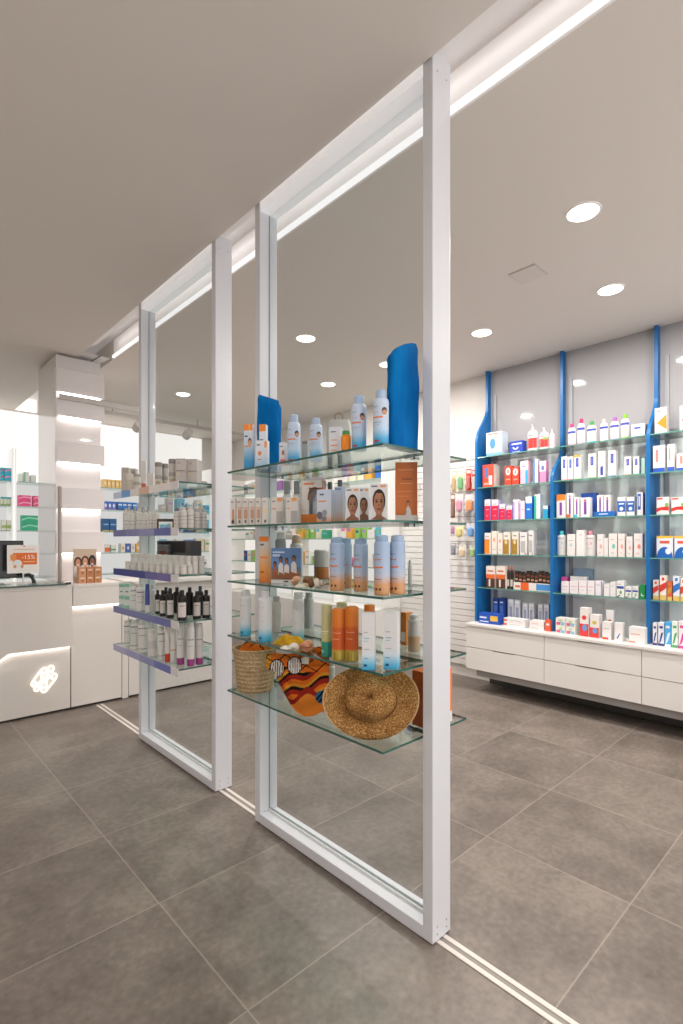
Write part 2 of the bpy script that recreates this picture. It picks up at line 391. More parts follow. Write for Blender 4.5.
for x, y, lab in DL:
    lamp(x, y, P_DL)
    if lab:
        o = empty('downlight', (x, y, CEIL)); tag(o, lab, 'ceiling light', 'round ceiling downlights')
        a = MB(); a.lathe([(.083, -.0005), (.081, -.005), (.073, -.006), (.070, -.001)], mat('#f2eeea', .4), 32, cap=False); tr_ = a.build('trim_ring', o)
        a = MB(); a.lathe([(.071, -.0012), (.071, -.004)], emis('#fff4e6', 7.0), 32); a.build('diffuser', tr_)
for x, y in ((-.9, .6), (-.9, 2.6), (.3, -1.2)): lamp(x, y, P_DL)  # unseen lamps beyond the frame, added for fill
lamp(-.4, 5.4, P_DL*1.3)  # one more unseen fill lamp added over the counter side

# ================================================================== SLIDING PARTITIONS
PW = mat('#d9dadf', .35, coat=.2); PIN = mat('#d9dcdc', .4)
GP = glass('#f7f9f9', .8, 'pane'); GS = glass('#eef6f2', .8, 'shelf'); GE = mat('#2f5f55', .15, coat=.6); GE2 = mat('#7fa79b', .2)
PX0, PX1, PXG = 1.401, 1.503, 1.461
SZ = [1.670, 1.425, 1.1765, .931, .682]
def partition(y0, y1, label, strips):
    root = empty('sliding_partition', (1.452, y0, 0)); tag(root, label, 'partition', 'sliding glass partitions')
    inv = Vector(root.location)
    def part(mb, name, parent=root):
        o = mb.build(name, parent)
        o.location = -inv if parent is root else (0, 0, 0); return o
    TR = mat('#f2f1f2', .35, emit=.3); ZB, ZT = .006, 3.02; t = .042  # top rail material glows weakly in place of light falling on it
    for a, b in ((y0, y0+t), (y1-t, y1)):
        p = MB(); p.box(PX0, PX1, a, b, ZB, ZT, PW, bev=.003)
        for zz in (.03, .055, ZT-.07): # small screw heads near the ends
            for xx in (PX0+.025, PX1-.025):
                p.tube([(xx, a-.001, zz), (xx, a+.001, zz)], .003, mat('#a9a9a9', .3, 1), 8)
        part(p, 'post')
    p = MB(); p.box(PX0, PX1, y0+t, y1-t, ZB, ZB+.044, PW, bev=.002)
    p.box(PXG-.012, PXG-.007, y0+t, y1-t, ZB+.044, ZB+.054, PIN); p.box(PXG+.007, PXG+.012, y0+t, y1-t, ZB+.044, ZB+.054, PIN); part(p, 'bottom_rail')
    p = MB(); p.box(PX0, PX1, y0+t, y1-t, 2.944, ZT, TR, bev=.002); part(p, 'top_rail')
    p = MB(); e = mat('#ced6d4', .2)
    p.box(PXG-.005, PXG+.005, y0+t+.0008, y1-t-.0008, ZB+.0445, 2.9435, GP); part(p, 'glass_pane')
    p = MB()
    for yy in (y1-t-.004, y0+t): p.box(PXG-.0065, PXG-.0052, yy, yy+.004, ZB+.05, 2.94, mat('#7c8482', .4))
    part(p, 'pane_gasket')
    ya, yb = y0+.0585, y1-.052
    for k, z in enumerate(SZ):
        for xa, xb in ((1.219, PXG-.006), (PXG+.006, 1.690)):
            p = MB(); p.box(xa, xb, ya, yb, z-.004, z+.004, GS, {'-y': GE, '+y': GE2, '-x': GE, '+x': GE})
            sh = part(p, 'glass_shelf')
            if xa < 1.3 and strips:
                st = MB(); c = strips[k]; n = len(c); L = yb-ya+.05
                cl = mat('#d9d5d6', .3)
                st.box(1.2150, 1.2188, ya-.002, ya+.085, z-.036, z+.006, cl)
                ys = ya+.085; yt = yb+.0
                for q, cc in enumerate(c):
                    a = yt-(yt-ys)*q/n; b = yt-(yt-ys)*(q+1)/n
                    st.box(1.2150, 1.2188, b, a, z-.036, z+.006, mat(cc, .35), {'t': cl})
                o = st.build('price_strip', sh)
        clips = MB()
        for yy in (ya+.08, yb-.08):
            for xa, xb in ((PXG-.03, PXG-.005), (PXG+.005, PXG+.03)): clips.box(xa, xb, yy-.012, yy+.012, z-.014, z-.0045, mat('#c2c6c8', .25, 1))
        part(clips, 'shelf_clip')
    return root
partition(1.0515, 2.1145, 'near tall white framed sliding glass partition carrying sunscreen shelves', None)
partition(2.495, 3.545, 'far white framed sliding glass partition with labelled shelf strips', [
    ['#c9d9ee', '#5f9fe0', '#e8e2df', '#d8b7a0', '#e9e4e0', '#e5dfdc'], ['#6a6fa8', '#7b7fb3', '#8e90bd', '#5d63a6'], ['#1f2f86', '#1f2f86', '#243489', '#5f5c9e', '#6b629e'],
    ['#686fa8', '#6b72aa', '#686fa8', '#5e66a6'], ['#9c9cc8', '#8f91c0', '#7d81b6', '#5c66b0']])
# ------------------------------------------------------------------ products on the near partition
NP = ['on top shelf of near partition', 'on second shelf of near partition', 'on middle shelf of near partition', 'on fourth shelf of near partition', 'on bottom shelf of near partition']
def zs(k): return SZ[k]+.0046
def place(u0, u1, v, X, k):
    """centre, apparent width and height of a thing on shelf k of the near partition"""
    uc = (u0+u1)/2
    if X < 1.45: X = min(max(X, XY(uc, 1.145)), XY(uc, 2.04), 1.425)   # keep it on its shelf
    Y = YX(uc, X); f = FW(X, Y)
    return X, Y, zs(k), (u1-u0)/F*f, ZV(v, X, Y)-zs(k)
def facing(X, Y, a=0): return math.atan2(Y, X)*1.0+a   # turned towards the aisle
GN = 'packs on the near partition shelves'
SPRAY = lambda: grad([(0, '#1f8fcc'), (.14, '#49a8d8'), (.34, '#b9d3e8'), (.5, '#c3d2e6')])
def n_can(u0, u1, v, X, k, c, cap, desc, shapes, cat='spray can', dr=-.25, **kw):
    x, y, z, w, h = place(u0, u1, v, X, k)
    o = can(kw.pop('name', 'spray_can'), x, y, z, w/2, h, c, cap, shapes, facing(x, y, dr), **kw); return reg(o, desc, NP[k], cat, -y+x, GN)
def n_box(u0, u1, v, X, k, c, desc, shapes, d=.035, cat='box', dr=-.3, name='carton_box', fw=.86, **kw):
    x, y, z, w, h = place(u0, u1, v, X, k)
    o = carton(name, x, y, z, w*fw, d, h, c, shapes, facing(x, y, dr), **kw); return reg(o, desc, NP[k], cat, -y+x, GN)
kid = [('t', ('ISDIN', .36, .68, .22), '#2b3140'), ('t', ('SPF 50', .38, .58, .24), '#d97b45'), ('r', (.2, .66, .475, .5), '#e87b37'), ('e', (.72, .6, .11, .062), '#4d3527'), ('e', (.72, .57, .095, .045), '#c99472'), ('r', (.63, .81, .5, .535), '#d9d9e2'),
       ('r', (.22, .6, .39, .4), '#8aa0b8'), ('r', (.22, .5, .35, .36), '#8aa0b8'), ('e', (.4, .07, .12, .02), '#b5473c')]
can_kw = dict(capr=.66, caph=.16, sh=.08)
n_can(287.5, 300.5, 415, 1.30, 0, SPRAY(), '#a9bcd6', 'pale blue children spray can', kid, **can_kw)
n_can(309.5, 322.5, 418, 1.32, 0, SPRAY(), '#a9bcd6', 'pale blue children spray can', kid, **can_kw)
n_can(351.5, 366.5, 396, 1.27, 0, SPRAY(), '#a3bad6', 'pale blue children spray can', kid, **can_kw)
n_can(373, 389, 390, 1.26, 0, SPRAY(), '#a3bad6', 'pale blue children spray can', kid, **can_kw)
BB = lambda: grad([(0, '#2585c0'), (.2, '#4aa3d2'), (.55, '#c3d3e3'), (1, '#dbe1ea')])
obox = [('r', (0, 1, .86, 1), '#ef8b2f'), ('r', (.62, .66, .86, 1), '#f6e9dd'), ('e', (.68, .6, .22, .1), '#6b4a36'), ('e', (.68, .57, .2, .08), '#d0a080'), ('r', (.08, .5, .5, .53), '#e98a42'), ('r', (.1, .45, .72, .75), '#3d4a63')]
n_box(244, 254.5, 425, 1.26, 0, BB(), 'tall slim box with orange top', obox, .03)
n_box(259.5, 267.5, 425, 1.288, 0, '#d7dde6', 'slim box with orange top behind another', [('r', (0, 1, .84, 1), '#ee8c33'), ('r', (.1, .6, .62, .66), '#4b566b')], .03)
n_box(255.5, 269.5, 441, 1.245, 0, grad([(0, '#9fc4dd'), (.5, '#d5dbe4'), (1, '#dfe3ea')]), 'pale box with small orange spot', [('r', (.1, .4, .8, .85), '#5a6578'), ('e', (.35, .5, .16, .09), '#de8a50'), ('r', (.74, .96, .72, .95), '#e79c55'), ('r', (.15, .5, .25, .28), '#c07b58')], .03)
n_box(279.5, 287, 443, 1.29, 0, grad([(0, '#d87f86'), (.35, '#d9cfd6'), (1, '#d7dde6')]), 'small pale pink box', [('r', (.1, .6, .8, .84), '#5a6578'), ('e', (.6, .55, .22, .12), '#a97d66'), ('r', (.2, .9, .06, .25), '#c95f63')], .025)
n_box(302, 309, 441, 1.36, 0, '#b9b5ae', 'small plain grey box', [('r', (.1, .9, .86, .97), '#8b867d')], .02)
n_box(329.5, 343, 428, 1.27, 0, '#d9dde4', 'white box with orange band', [('r', (.15, .6, .8, .84), '#55617a'), ('r', (.12, .75, .3, .34), '#e28549'), ('r', (.2, .7, .5, .53), '#d59a78'), ('r', (.12, .7, .12, .15), '#e28549')], .04)
x, y, z, w_, h_ = place(341, 351, 431, 1.245, 0)
o = bottle('pineapple_bottle', x, y, z, w_, w_, h_, noisy('#d9731a', '#f0962a', 90, .5, .3), '#3f8f3c', (), 0, neck=.66, caph=.2, shoulder=.2); tag(o, 'orange pineapple shaped bottle with green cap on top shelf of near partition', 'bottle')
# white see-through wash bag with a ring, behind the pane
def washbag():
    x, y, z, w, h = place(326, 352, 414, 1.55, 0)
    mb = MB(); n = 24; lv = 8; rows = []
    for j in range(lv+1):
        t = j/lv; rr = []
        for k in range(n):
            a = 2*PI*k/n; wy = w*.5*(1-.25*t**3); dx = .035*(1-t)+.004
            rr.append((dx*math.cos(a)*(1+.1*math.sin(3*a)), wy*math.sin(a)+.004*math.sin(5*a+j), t*h*.9))
        rows.append(rr)
    m = mat('#dcd9d4', .5)
    for j in range(lv): mb.add(rows[j]+rows[j+1], [(k, (k+1) % n, n+(k+1) % n, n+k) for k in range(n)], m, True)
    mb.add(rows[0], [tuple(range(n))], m); mb.add(rows[-1], [tuple(range(n))], m)
    o = mb.build('wash_bag', None, (x, y, z), .8)
    r = MB(); r.tube([(0, .018*math.cos(2*PI*k/16), h*.9+.012+.016*math.sin(2*PI*k/16)) for k in range(16)], .003, mat('#9d7f63', .5), 6, True); r.build('handle_ring', o)
    tag(o, 'white wash bag with tan ring handle behind the cans on top shelf', 'bag')
washbag()
# blue towels
TOW = noisy('#055c9f', '#0c74b8', 14, .95, .5, (1, 1, .35), spec=.1)
def towel(x, y, z, w, d, hl, hr, rz, label, flap=True):
    mb = MB()
    def slab(y0, y1, w0, w1, zl, zr, seed, sh):
        n, lv = 36, 22; rows = []
        rnd = random.Random(seed); ph = [rnd.uniform(0, 6) for _ in range(6)]
        for j in range(lv+1):
            t = j/lv; rr = []
            for k in range(n):
                a = 2*PI*k/n; ca, sa = math.cos(a), math.sin(a)
                sx = math.copysign(abs(ca)**.35, ca); sy = math.copysign(abs(sa)**.7, sa)
                px = (w0+w1)/2+sx*(w1-w0)/2; q = (px+w/2)/w
                hh = zl+(zr-zl)*(1-(1-min(max(q, 0), 1))**2)
                top = 1-max(0, (t-.9)/.1)**2*.75
                py = (y0+y1)/2+sy*(y1-y0)/2*top*(1+.06*math.sin(9*t+ph[0]))
                px2 = px*(1-max(0, (t-.94)/.06)**2*.10)+sh*.001*math.sin(5.5*t+ph[1])+.001*math.sin(13*t+ph[2]+3*sa)
                py += .003*math.sin(7*t+5*q+ph[3])*(1 if sy < 0 else .4)+.0015*math.sin(17*t+ph[4]-4*q)
                rr.append((px2, py, t*hh))
            rows.append(rr)
        for j in range(lv): mb.add(rows[j]+rows[j+1], [(k, (k+1) % n, n+(k+1) % n, n+k) for k in range(n)], TOW, True)
        mb.add(rows[0], [tuple(range(n))], TOW); mb.add(rows[-1], [tuple(range(n))], TOW, True)
    slab(-d/2, d*.12, -w/2, w*.36, hl, hr, 3, 1)
    if flap: slab(-d*.02, d/2, -w*.42, w/2, hl*.96, hr*.965, 5, -.6)
    return tag(mb.build('folded_towel', None, (x, y, z), rz), label, 'towel', 'blue folded towels')
towel(1.370, 1.150, zs(0), .166, .052, .318, .378, .03, 'tall blue folded towel standing by the near post on top shelf')
towel(1.365, YX(269.5, 1.365), zs(0), .115, .08, .345, .325, -.45, 'blue rolled towel at the far end of top shelf behind small boxes')
# second shelf
def facebox(u0, u1, v, X, desc, dr=-.2, dx=0):
    x, y, z, w, h = place(u0, u1, v, X, 1)
    sh = [('r', (.08, .45, .91, .95), '#6d7078'), ('r', (.62, .95, .9, .96), '#e39a5c')]+face(.54, .46, .34, w/h)
    o = carton('mask_carton', x, y, z, w*.93, .022, h, '#d8d6d8', sh, facing(x, y, dr)); return reg(o, desc, NP[1], 'box', -y+x, GN)
facebox(345.5, 360, 488, 1.26, 'white carton printed with a woman face')
facebox(358.5, 369.5, 488, 1.34, 'half hidden white carton printed with woman face')
facebox(370, 388, 484, 1.26, 'large white carton printed with woman face')
n_box(334.5, 345, 487, 1.30, 1, grad([(0, '#b98a68'), (.3, '#b9b7bb'), (1, '#a9b6ca')]), 'grey blue carton end', [('r', (.1, .8, .9, .96), '#7488a8')], .03)
n_box(317, 334, 490, 1.25, 1, grad([(0, '#cf9466'), (.25, '#c8c8cd'), (1, '#bccadd')]), 'pale blue box with silver flower', [('r', (.2, .5, .82, .87), '#4a5a76'), ('r', (.1, .65, .62, .66), '#e08a4a'), ('e', (.2, .2, .2, .12), '#5c5f66'), ('e', (.55, .28, .18, .1), '#8c8f96'), ('e', (.5, .1, .2, .08), '#74777e')], .04)
def giftset():
    x, y, z, w, h = place(300, 327, 481, 1.355, 1); w *= .85; d = .05
    o = empty('gift_set', (x, y, z), facing(x, y, -.3)); m = mat('#d9d2cd', .5); og = mat('#d67a30', .5)
    b = MB(); b.box(-d/2, d/2, -w/2, w/2, 0, .006, og); b.box(d/2-.004, d/2, -w/2, w/2, .006, h, m); b.box(-d/2, d/2, -w/2, -w/2+.004, .006, h, og); b.box(-d/2, d/2, w/2-.004, w/2, .006, h, m)
    b.box(-d/2, d/2, -w/2, w/2, h-.03, h, m); b.box(-d/2, -d/2+.003, -w/2, w/2, .006, h*.22, og); b.box(-d/2, -d/2+.003, w*.12, w/2, h*.22, h-.03, m)
    prints(b, w, h, [('r', (.15, .6, .9, .94), '#d67a30')], box_map(w, d, h)); oc = b.build('open_carton', o)
    c = MB(); c.lathe([(.018, .006), (.019, .01), (.019, h*.5), (.009, h*.58), (.009, h*.66)], mat('#aab4c2', .3), 16, 0, -w*.14); c.build('bottle', o)
    c = MB(); c.tube([(-d/2-.0006, -w*.14+.028*math.cos(a), h*.55+.05*math.sin(a)) for a in [PI*k/10 for k in range(11)]], .003, mat('#8a4f2a', .5), 6); c.build('window_rim', oc)
    tag(o, 'orange and white open gift carton holding a bottle on second shelf', 'gift set')
giftset()
small = [('r', (.1, .6, .84, .88), '#7d7b7c'), ('r', (.1, .9, .62, .66), '#dfa06f'), ('r', (.2, .8, .24, .58), '#c99a7f'), ('e', (.5, .14, .2, .06), '#7a6a62')]
n_box(231, 237, 499, 1.25, 1, '#d9d2cd', 'narrow white carton printed with orange leg', [('r', (.1, .6, .86, .9), '#7d7b7c'), ('r', (.35, .75, .2, .6), '#c98a68'), ('e', (.5, .14, .3, .08), '#5a3a33')], .03)
for i, u in enumerate((237.5, 243.6, 250, 256.4)):
    n_box(u, u+6, 498.5, 1.25, 1, '#dad4d0', 'small white carton with tan print', small, .03, fw=.95)
n_box(263, 269.5, 498, 1.25, 1, '#ddd8d2', 'small white carton with pale yellow dot', [('r', (.1, .5, .84, .88), '#8a8886'), ('e', (.5, .5, .25, .12), '#e8d7a8'), ('e', (.5, .12, .2, .06), '#6b655f')], .03)
for u in (271.8, 286.3):
    n_box(u, u+13.5, 497.5, 1.255, 1, '#d5cfca', 'white carton with grey lower half', [('r', (.42, 1, .04, .48), '#a9a6a4'), ('r', (.5, .95, .84, .97), '#e29a58'), ('r', (.08, .3, .82, .86), '#6d6a68'), ('r', (.08, .34, .55, .6), '#d99b72')], .035)
# clear bottles with silver caps standing behind the pane
def backb(u0, u1, v, X, k, c, cap, desc, name='bottle', **kw):
    x, y, z, w, h = place(u0, u1, v, X, k); o = can(name, x, y, z, w/2, h, c, cap, kw.pop('shapes', ()), facing(x, y), **kw)
    return reg(o, desc, NP[k].replace('on ', 'behind the pane, '), 'bottle', -y+x, GN)
backb(283, 291, 481, 1.40, 1, '#d5d2cf', '#8f9296', 'white bottle with silver cap', caph=.3, capr=.8)
backb(293, 300.5, 481, 1.40, 1, '#d5d2cf', '#8f9296', 'white bottle with silver cap', caph=.3, capr=.8)
backb(337, 343, 480, 1.60, 1, '#cfd2d6', '#5d5f63', 'white bottle with dark cap', caph=.25, capr=.8)
backb(327, 333, 482, 1.60, 1, '#cfd2d6', '#5d5f63', 'white bottle with dark cap', caph=.25, capr=.8)
for u in (302, 313): backb(u, u+8, 446, 1.58, 0, '#c9c5bf', '#b3afa9', 'beige bottle', caph=.2, capr=.7)
def standsign():
    X = 1.425; y0 = YX(396, X); k = 1
    x, y, z, w, h = place(396, 420, 462, X, k); w *= .92
    o = empty('counter_sign', (x-.0, y+.008, z), facing(x, y, .05))
    b = MB(); b.box(-.012, .012, -w/2-.002, w/2, 0, .022, mat('#d9d5d0', .4)); b.build('base', o)
    b = MB(); b.box(-.002, .002, -w/2, w/2, .022, h, mat('#c96a1e', .4))
    sh = [('r', (.12, .85, .86, .885), '#d98a4c'), ('r', (.3, .75, .70, .73), '#a34f14'), ('r', (.2, .8, .63, .65), '#d98a4c'), ('r', (.1, .8, .5, .515), '#d58344'), ('r', (.1, .6, .42, .435), '#d58344'),
          ('e', (.58, .31, .07, .045), '#2a2320'), ('e', (.58, .295, .05, .035), '#b98463'), ('p', [(.42, .1), (.5, .22), (.58, .27), (.7, .2), (.74, .08), (.5, .06)], '#cfc9c6'), ('p', [(.4, .12), (.5, .2), (.52, .16), (.44, .08)], '#b98463')]
    prints(b, w, h, sh, lambda a, c, L: (-.0024-.0002*L, w/2-a*w, c*h)); b.build('panel', o)
    tag(o, 'orange standing sign with a seated figure by the near post, second shelf', 'sign')
standsign()
# middle shelf
MIST = lambda: grad([(0, '#c7905f'), (.2, '#d09a6b'), (.36, '#b7bccb'), (.5, '#a8bad3'), (1, '#9fb5d2')])
pr = [('t', ('ISDIN', .36, .68, .26), '#333a49'), ('r', (.2, .55, .585, .6), '#cf7b50'), ('r', (.2, .5, .565, .575), '#cf7b50'), ('r', (.18, .62, .45, .475), '#e0702c'), ('r', (.2, .5, .37, .38), '#7c8fae'), ('r', (.2, .58, .26, .27), '#a06f48'), ('r', (.3, .55, .08, .12), '#5a3a26')]
mk = dict(capr=.84, caph=.11, sh=.05)
n_can(329.5, 344.5, 537, 1.265, 2, MIST(), '#8ea8c4', 'blue to peach gradient spray can', pr, **mk)
n_can(340, 352, 538, 1.37, 2, MIST(), '#8ea8c4', 'gradient spray can standing behind another', pr, **mk)
n_can(353.5, 368, 538, 1.31, 2, MIST(), '#8ea8c4', 'blue to peach gradient spray can', pr, **mk)
n_can(374, 389.5, 535, 1.27, 2, MIST(), '#8ea8c4', 'blue to peach gradient spray can', pr, **mk)
n_can(389.8, 405, 535, 1.30, 2, MIST(), '#9fb3cf', 'blue to peach gradient spray can', pr, **mk)
ot = [('r', (.1, .5, .8, .84), '#56637a'), ('r', (.1, .85, .52, .56), '#e98334'), ('r', (.1, .5, .2, .24), '#a35c1f'), ('r', (0, 1, .89, 1), '#ea7f28')]
n_box(259.5, 270.8, 536.5, 1.30, 2, grad([(0, '#d8762a'), (.3, '#e29a52'), (.55, '#dcb48c'), (1, '#c8ccd4')]), 'tall orange to blue box', ot, .035)
def beachcard():
    X = 1.325; x, y, z, w, h = place(271, 302.5, 548, X, 2); w *= .97
    o = empty('photo_block', (x, y, z), facing(x, y, -.28))
    b = MB(); b.box(-.012, .012, -w/2, w/2, 0, h*.1, mat('#dcd8d4', .4)); prints(b, w, h*.1, [('r', (.42, .58, .3, .7), '#4c4c50')], box_map(w, .024, h*.1)); b.build('base', o)
    b = MB(); b.box(-.012, .012, -w/2, w/2, h*.1, h, mat('#5d7fae', .35), {'-y': mat('#9aa7b5', .3)})
    sk, hr = '#8e5638', '#33221a'
    sh = [('p', rect(0, 1, .1, .36), '#8a7460'), ('p', rect(0, 1, .36, .46), '#57749b'), ('p', rect(0, 1, .46, .7), '#6688b8'), ('r', (.05, .45, .86, .9), '#c9d3e2'), ('r', (.05, .3, .76, .82), '#b9c6da')]
    for cx, hy_, s, top in ((.13, .52, .07, '#a06040'), (.33, .66, .07, '#d8d2cf'), (.53, .62, .075, '#dcd5d0'), (.77, .70, .08, '#d9cfcb')):
        sh += [('p', [(cx-s*1.2, .16), (cx-s*1.1, hy_-.14), (cx, hy_-.06), (cx+s*1.1, hy_-.14), (cx+s*1.3, .16)], top), ('p', [(cx-s*1.5, .13), (cx-s*.8, .32), (cx+s*1.0, .28), (cx+s*2, .14)], sk),
               ('e', (cx, hy_+.02, s*.8, .09), hr), ('e', (cx-.006, hy_-.01, s*.52, .065), sk)]
    sh += [('p', [(.62, .34), (.95, .26), (.97, .15), (.3, .13), (.34, .2), (.6, .22)], sk)]
    prints(b, w, h, sh, box_map(w, .024, h)); b.build('photo_panel', o)
    tag(o, 'photo block of people sitting on a beach on middle shelf', 'photo block')
beachcard()
backb(314, 329, 549, 1.60, 2, grad([(0, '#9c5a22'), (.38, '#b56d2c'), (.4, '#4f4b40'), (.42, '#bdb8b4'), (1, '#c3c0be')]), None, 'clear jar half full of amber liquid', name='jar', caph=.02)
backb(408, 412, 560, 1.62, 2, '#d0cfce', '#c5c5c5', 'slim white bottle', caph=.2)
backb(290, 303, 535, 1.60, 2, '#d2cecb', '#c9a68f', 'pale bottle with pink cap', caph=.2)
backb(275, 286, 532, 1.42, 2, '#8f9296', '#c9c6c4', 'grey bottle', caph=.15)
# shells
def shell(name, u, v_, X, k, size, c1, c2, label, kind):
    y = YX(u, X); mb = MB(); m = noisy(c1, c2, 60, .6, .2)
    if kind == 'spiral':
        pts = []; rad = []
        for i in range(46):
            t = i/45; a = t*5.2*PI; r = size*.42*(1-t)+.001
            pts.append((size*(-.5+t*1.0), r*.55*math.cos(a), size*.36+r*.55*math.sin(a))); rad.append(size*.26*(1-t)**1.1+.0012)
        mb.tube(pts, rad, m, 10)
    elif kind == 'scallop':
        n = 30; rows = []
        for j in range(7):
            t = j/6; rows.append([(size*.5*t*math.cos(PI*1.25*(k_/n-.5)*1.1)*(1+.07*math.cos(k_*PI/1.5)*t), size*.55*t*math.sin(PI*1.25*(k_/n-.5)), size*.28*math.sin(t*PI*.5+.9)*(1+.12*math.cos(k_*PI/1.5))*(1.2-t*.75)) for k_ in range(n+1)])
        for j in range(6): mb.add(rows[j]+rows[j+1], [(i, i+1, n+2+i, n+1+i) for i in range(n)], m, True)
    else:
        n = 40; top = []; bot = []
        for k_ in range(n):
            a = 2*PI*k_/n; r = size*(.25+.28*max(0, math.cos(2.5*a))**1.0 if math.cos(5*a) > -2 else 0); r = size*(.2+.34*((1+math.cos(5*a))/2)**1.6)
            bot.append((r*math.cos(a), r*math.sin(a), .0005)); top.append((r*.75*math.cos(a), r*.75*math.sin(a), size*.12))
        mb.add(bot+top, [(i, (i+1) % n, n+(i+1) % n, n+i) for i in range(n)], m, True)
        mb.add(top+[(0, 0, size*.24)], [(i, (i+1) % n, n) for i in range(n)], m, True); mb.add(bot, [tuple(range(n))], m)
    zmin = min(p[2] for p in mb.v); mb.v = [(a, b, c-zmin) for a, b, c in mb.v]
    tag(mb.build(name, None, (X, y, zs(k)), u*1.7), label, 'seashell', 'seashells on the shelves')
shell('seashell', 294, 0, 1.275, 2, .045, '#c98b62', '#e3c3a4', 'tan spiral seashell right of the beach photo block', 'spiral')
shell('seashell', 301, 0, 1.265, 2, .05, '#d9cbb9', '#efe6da', 'cream scallop shell in the middle of the shell heap on middle shelf', 'scallop')
shell('starfish', 308, 0, 1.30, 2, .06, '#cfa67c', '#e2c7a2', 'small tan starfish among the shells on middle shelf', 'star')
shell('seashell', 314, 0, 1.275, 2, .055, '#5b3b2a', '#8f6a4c', 'dark brown spiral seashell on middle shelf', 'spiral')
shell('seashell', 321, 0, 1.28, 2, .045, '#d4c4b0', '#eee4d6', 'pale spiral seashell beside the first gradient can', 'spiral')
# fourth shelf
SUN = lambda: grad([(0, '#2b9cc4'), (.12, '#58b3d1'), (.32, '#cfd6dc'), (.5, '#d6d5d6')])
st = [('r', (.3, .5, .66, .68), '#5d5f68'), ('r', (.3, .55, .5, .51), '#7fb4ca'), ('r', (.3, .5, .4, .41), '#8fa9b6'), ('r', (.28, .42, .06, .1), '#2f5c7c')]
sk_ = dict(capr=.8, caph=.14, sh=.06)
n_can(240, 251.2, 590, 1.27, 3, SUN(), '#c9c9cb', 'white spray can with blue base', st, **sk_)
n_can(258, 272, 590, 1.255, 3, SUN(), '#d3d0cf', 'white spray can with blue base', st, **dict(sk_, capr=.6))
n_can(292.8, 304, 592, 1.35, 3, SUN(), '#c9c9cb', 'white spray can with blue base', st, **sk_)
backb(304, 314, 592, 1.60, 3, '#b9b9b6', '#a9a9a6', 'grey bottle', caph=.15)
backb(272, 281, 596, 1.42, 3, '#bdb9b4', '#a6a29d', 'grey bottle', caph=.15)
GT = lambda: grad([(0, '#1f7f6d'), (.29, '#2d8e78'), (.31, '#b9b878'), (1, '#bdb98a')])
gp = [('r', (.2, .7, .48, .5), '#e6e2c0'), ('r', (.2, .6, .44, .45), '#e6e2c0'), ('r', (.2, .4, .08, .14), '#7fc4b0')]
n_can(321.5, 332, 604, 1.255, 3, GT(), '#c3bd8a', 'pale green tube with teal base', gp, 'tube', name='sun_oil_tube', capr=.97, caph=.02, sh=.02)
n_can(336.5, 347, 602, 1.35, 3, '#bdbb8e', '#c3bd8a', 'pale green tube behind the orange ones', gp[:1], 'tube', name='sun_oil_tube', capr=.97, caph=.02, sh=.02)
OT = lambda: grad([(0, '#a98f2c'), (.2, '#b8a040'), (.23, '#cf5a1c'), (.64, '#cc5c22'), (.66, '#d8741f'), (1, '#dc7d24')])
op = [('t', ('SUN', .4, .48, .3), '#f0d7c0'), ('r', (.2, .7, .53, .54), '#e8b48c'), ('r', (.2, .6, .41, .42), '#e8b48c'), ('r', (.35, .42, .03, .18), '#8a7a22'), ('r', (.6, .66, .03, .18), '#d0bf62')]
op = op[1:]
n_can(332, 345.3, 608, 1.25, 3, OT(), '#dc7d24', 'orange tube with olive base', op, 'tube', name='sun_oil_tube', capr=.97, caph=.02, sh=.02)
n_can(345.4, 358.6, 606, 1.275, 3, OT(), '#dc7d24', 'orange tube with olive base', op, 'tube', name='sun_oil_tube', capr=.97, caph=.02, sh=.02)
n_can(364, 375, 604, 1.37, 3, '#d07a2a', '#dc7d24', 'orange capped tube behind the white box', (), 'tube', name='sun_oil_tube', capr=.97, caph=.15, sh=.02)
WB = lambda: grad([(0, '#2f9fd0'), (.1, '#6bbbdc'), (.26, '#cfdbe3'), (.4, '#dcdadb')])
wb = [('t', ('ISDIN', .3, .66, .34), '#3b4250'), ('r', (.15, .6, .55, .565), '#6fb7d0'), ('r', (.15, .5, .5, .51), '#6fb7d0'), ('r', (.15, .6, .36, .37), '#9a9da4'), ('r', (.15, .5, .2, .21), '#3f86a8'), ('r', (.15, .4, .06, .1), '#22506e')]
n_box(362.5, 375.5, 612.5, 1.235, 3, WB(), 'white box with blue fading base', wb, .036, dr=-.15, fw=.95)
n_box(384.5, 399, 611.5, 1.27, 3, WB(), 'white box with blue fading base', wb, .05, dr=-.2, fw=.95)
backb(408, 420, 614, 1.56, 3, grad([(0, '#c9b49e'), (.45, '#c9a37c'), (.5, '#d3d2d1'), (1, '#d9d8d7')]), '#d5d5d5', 'white bottle with tan label', caph=.12)
x, y, z, w_, h_ = place(403, 410, 612, 1.64, 3); reg(carton('carton_box', x, y, z, w_, .04, h_, '#c97a2c', [('r', (.1, .9, .1, .4), '#e2ddd8')]), 'orange box', 'behind the pane, fourth shelf of near partition', 'box', y, GN)
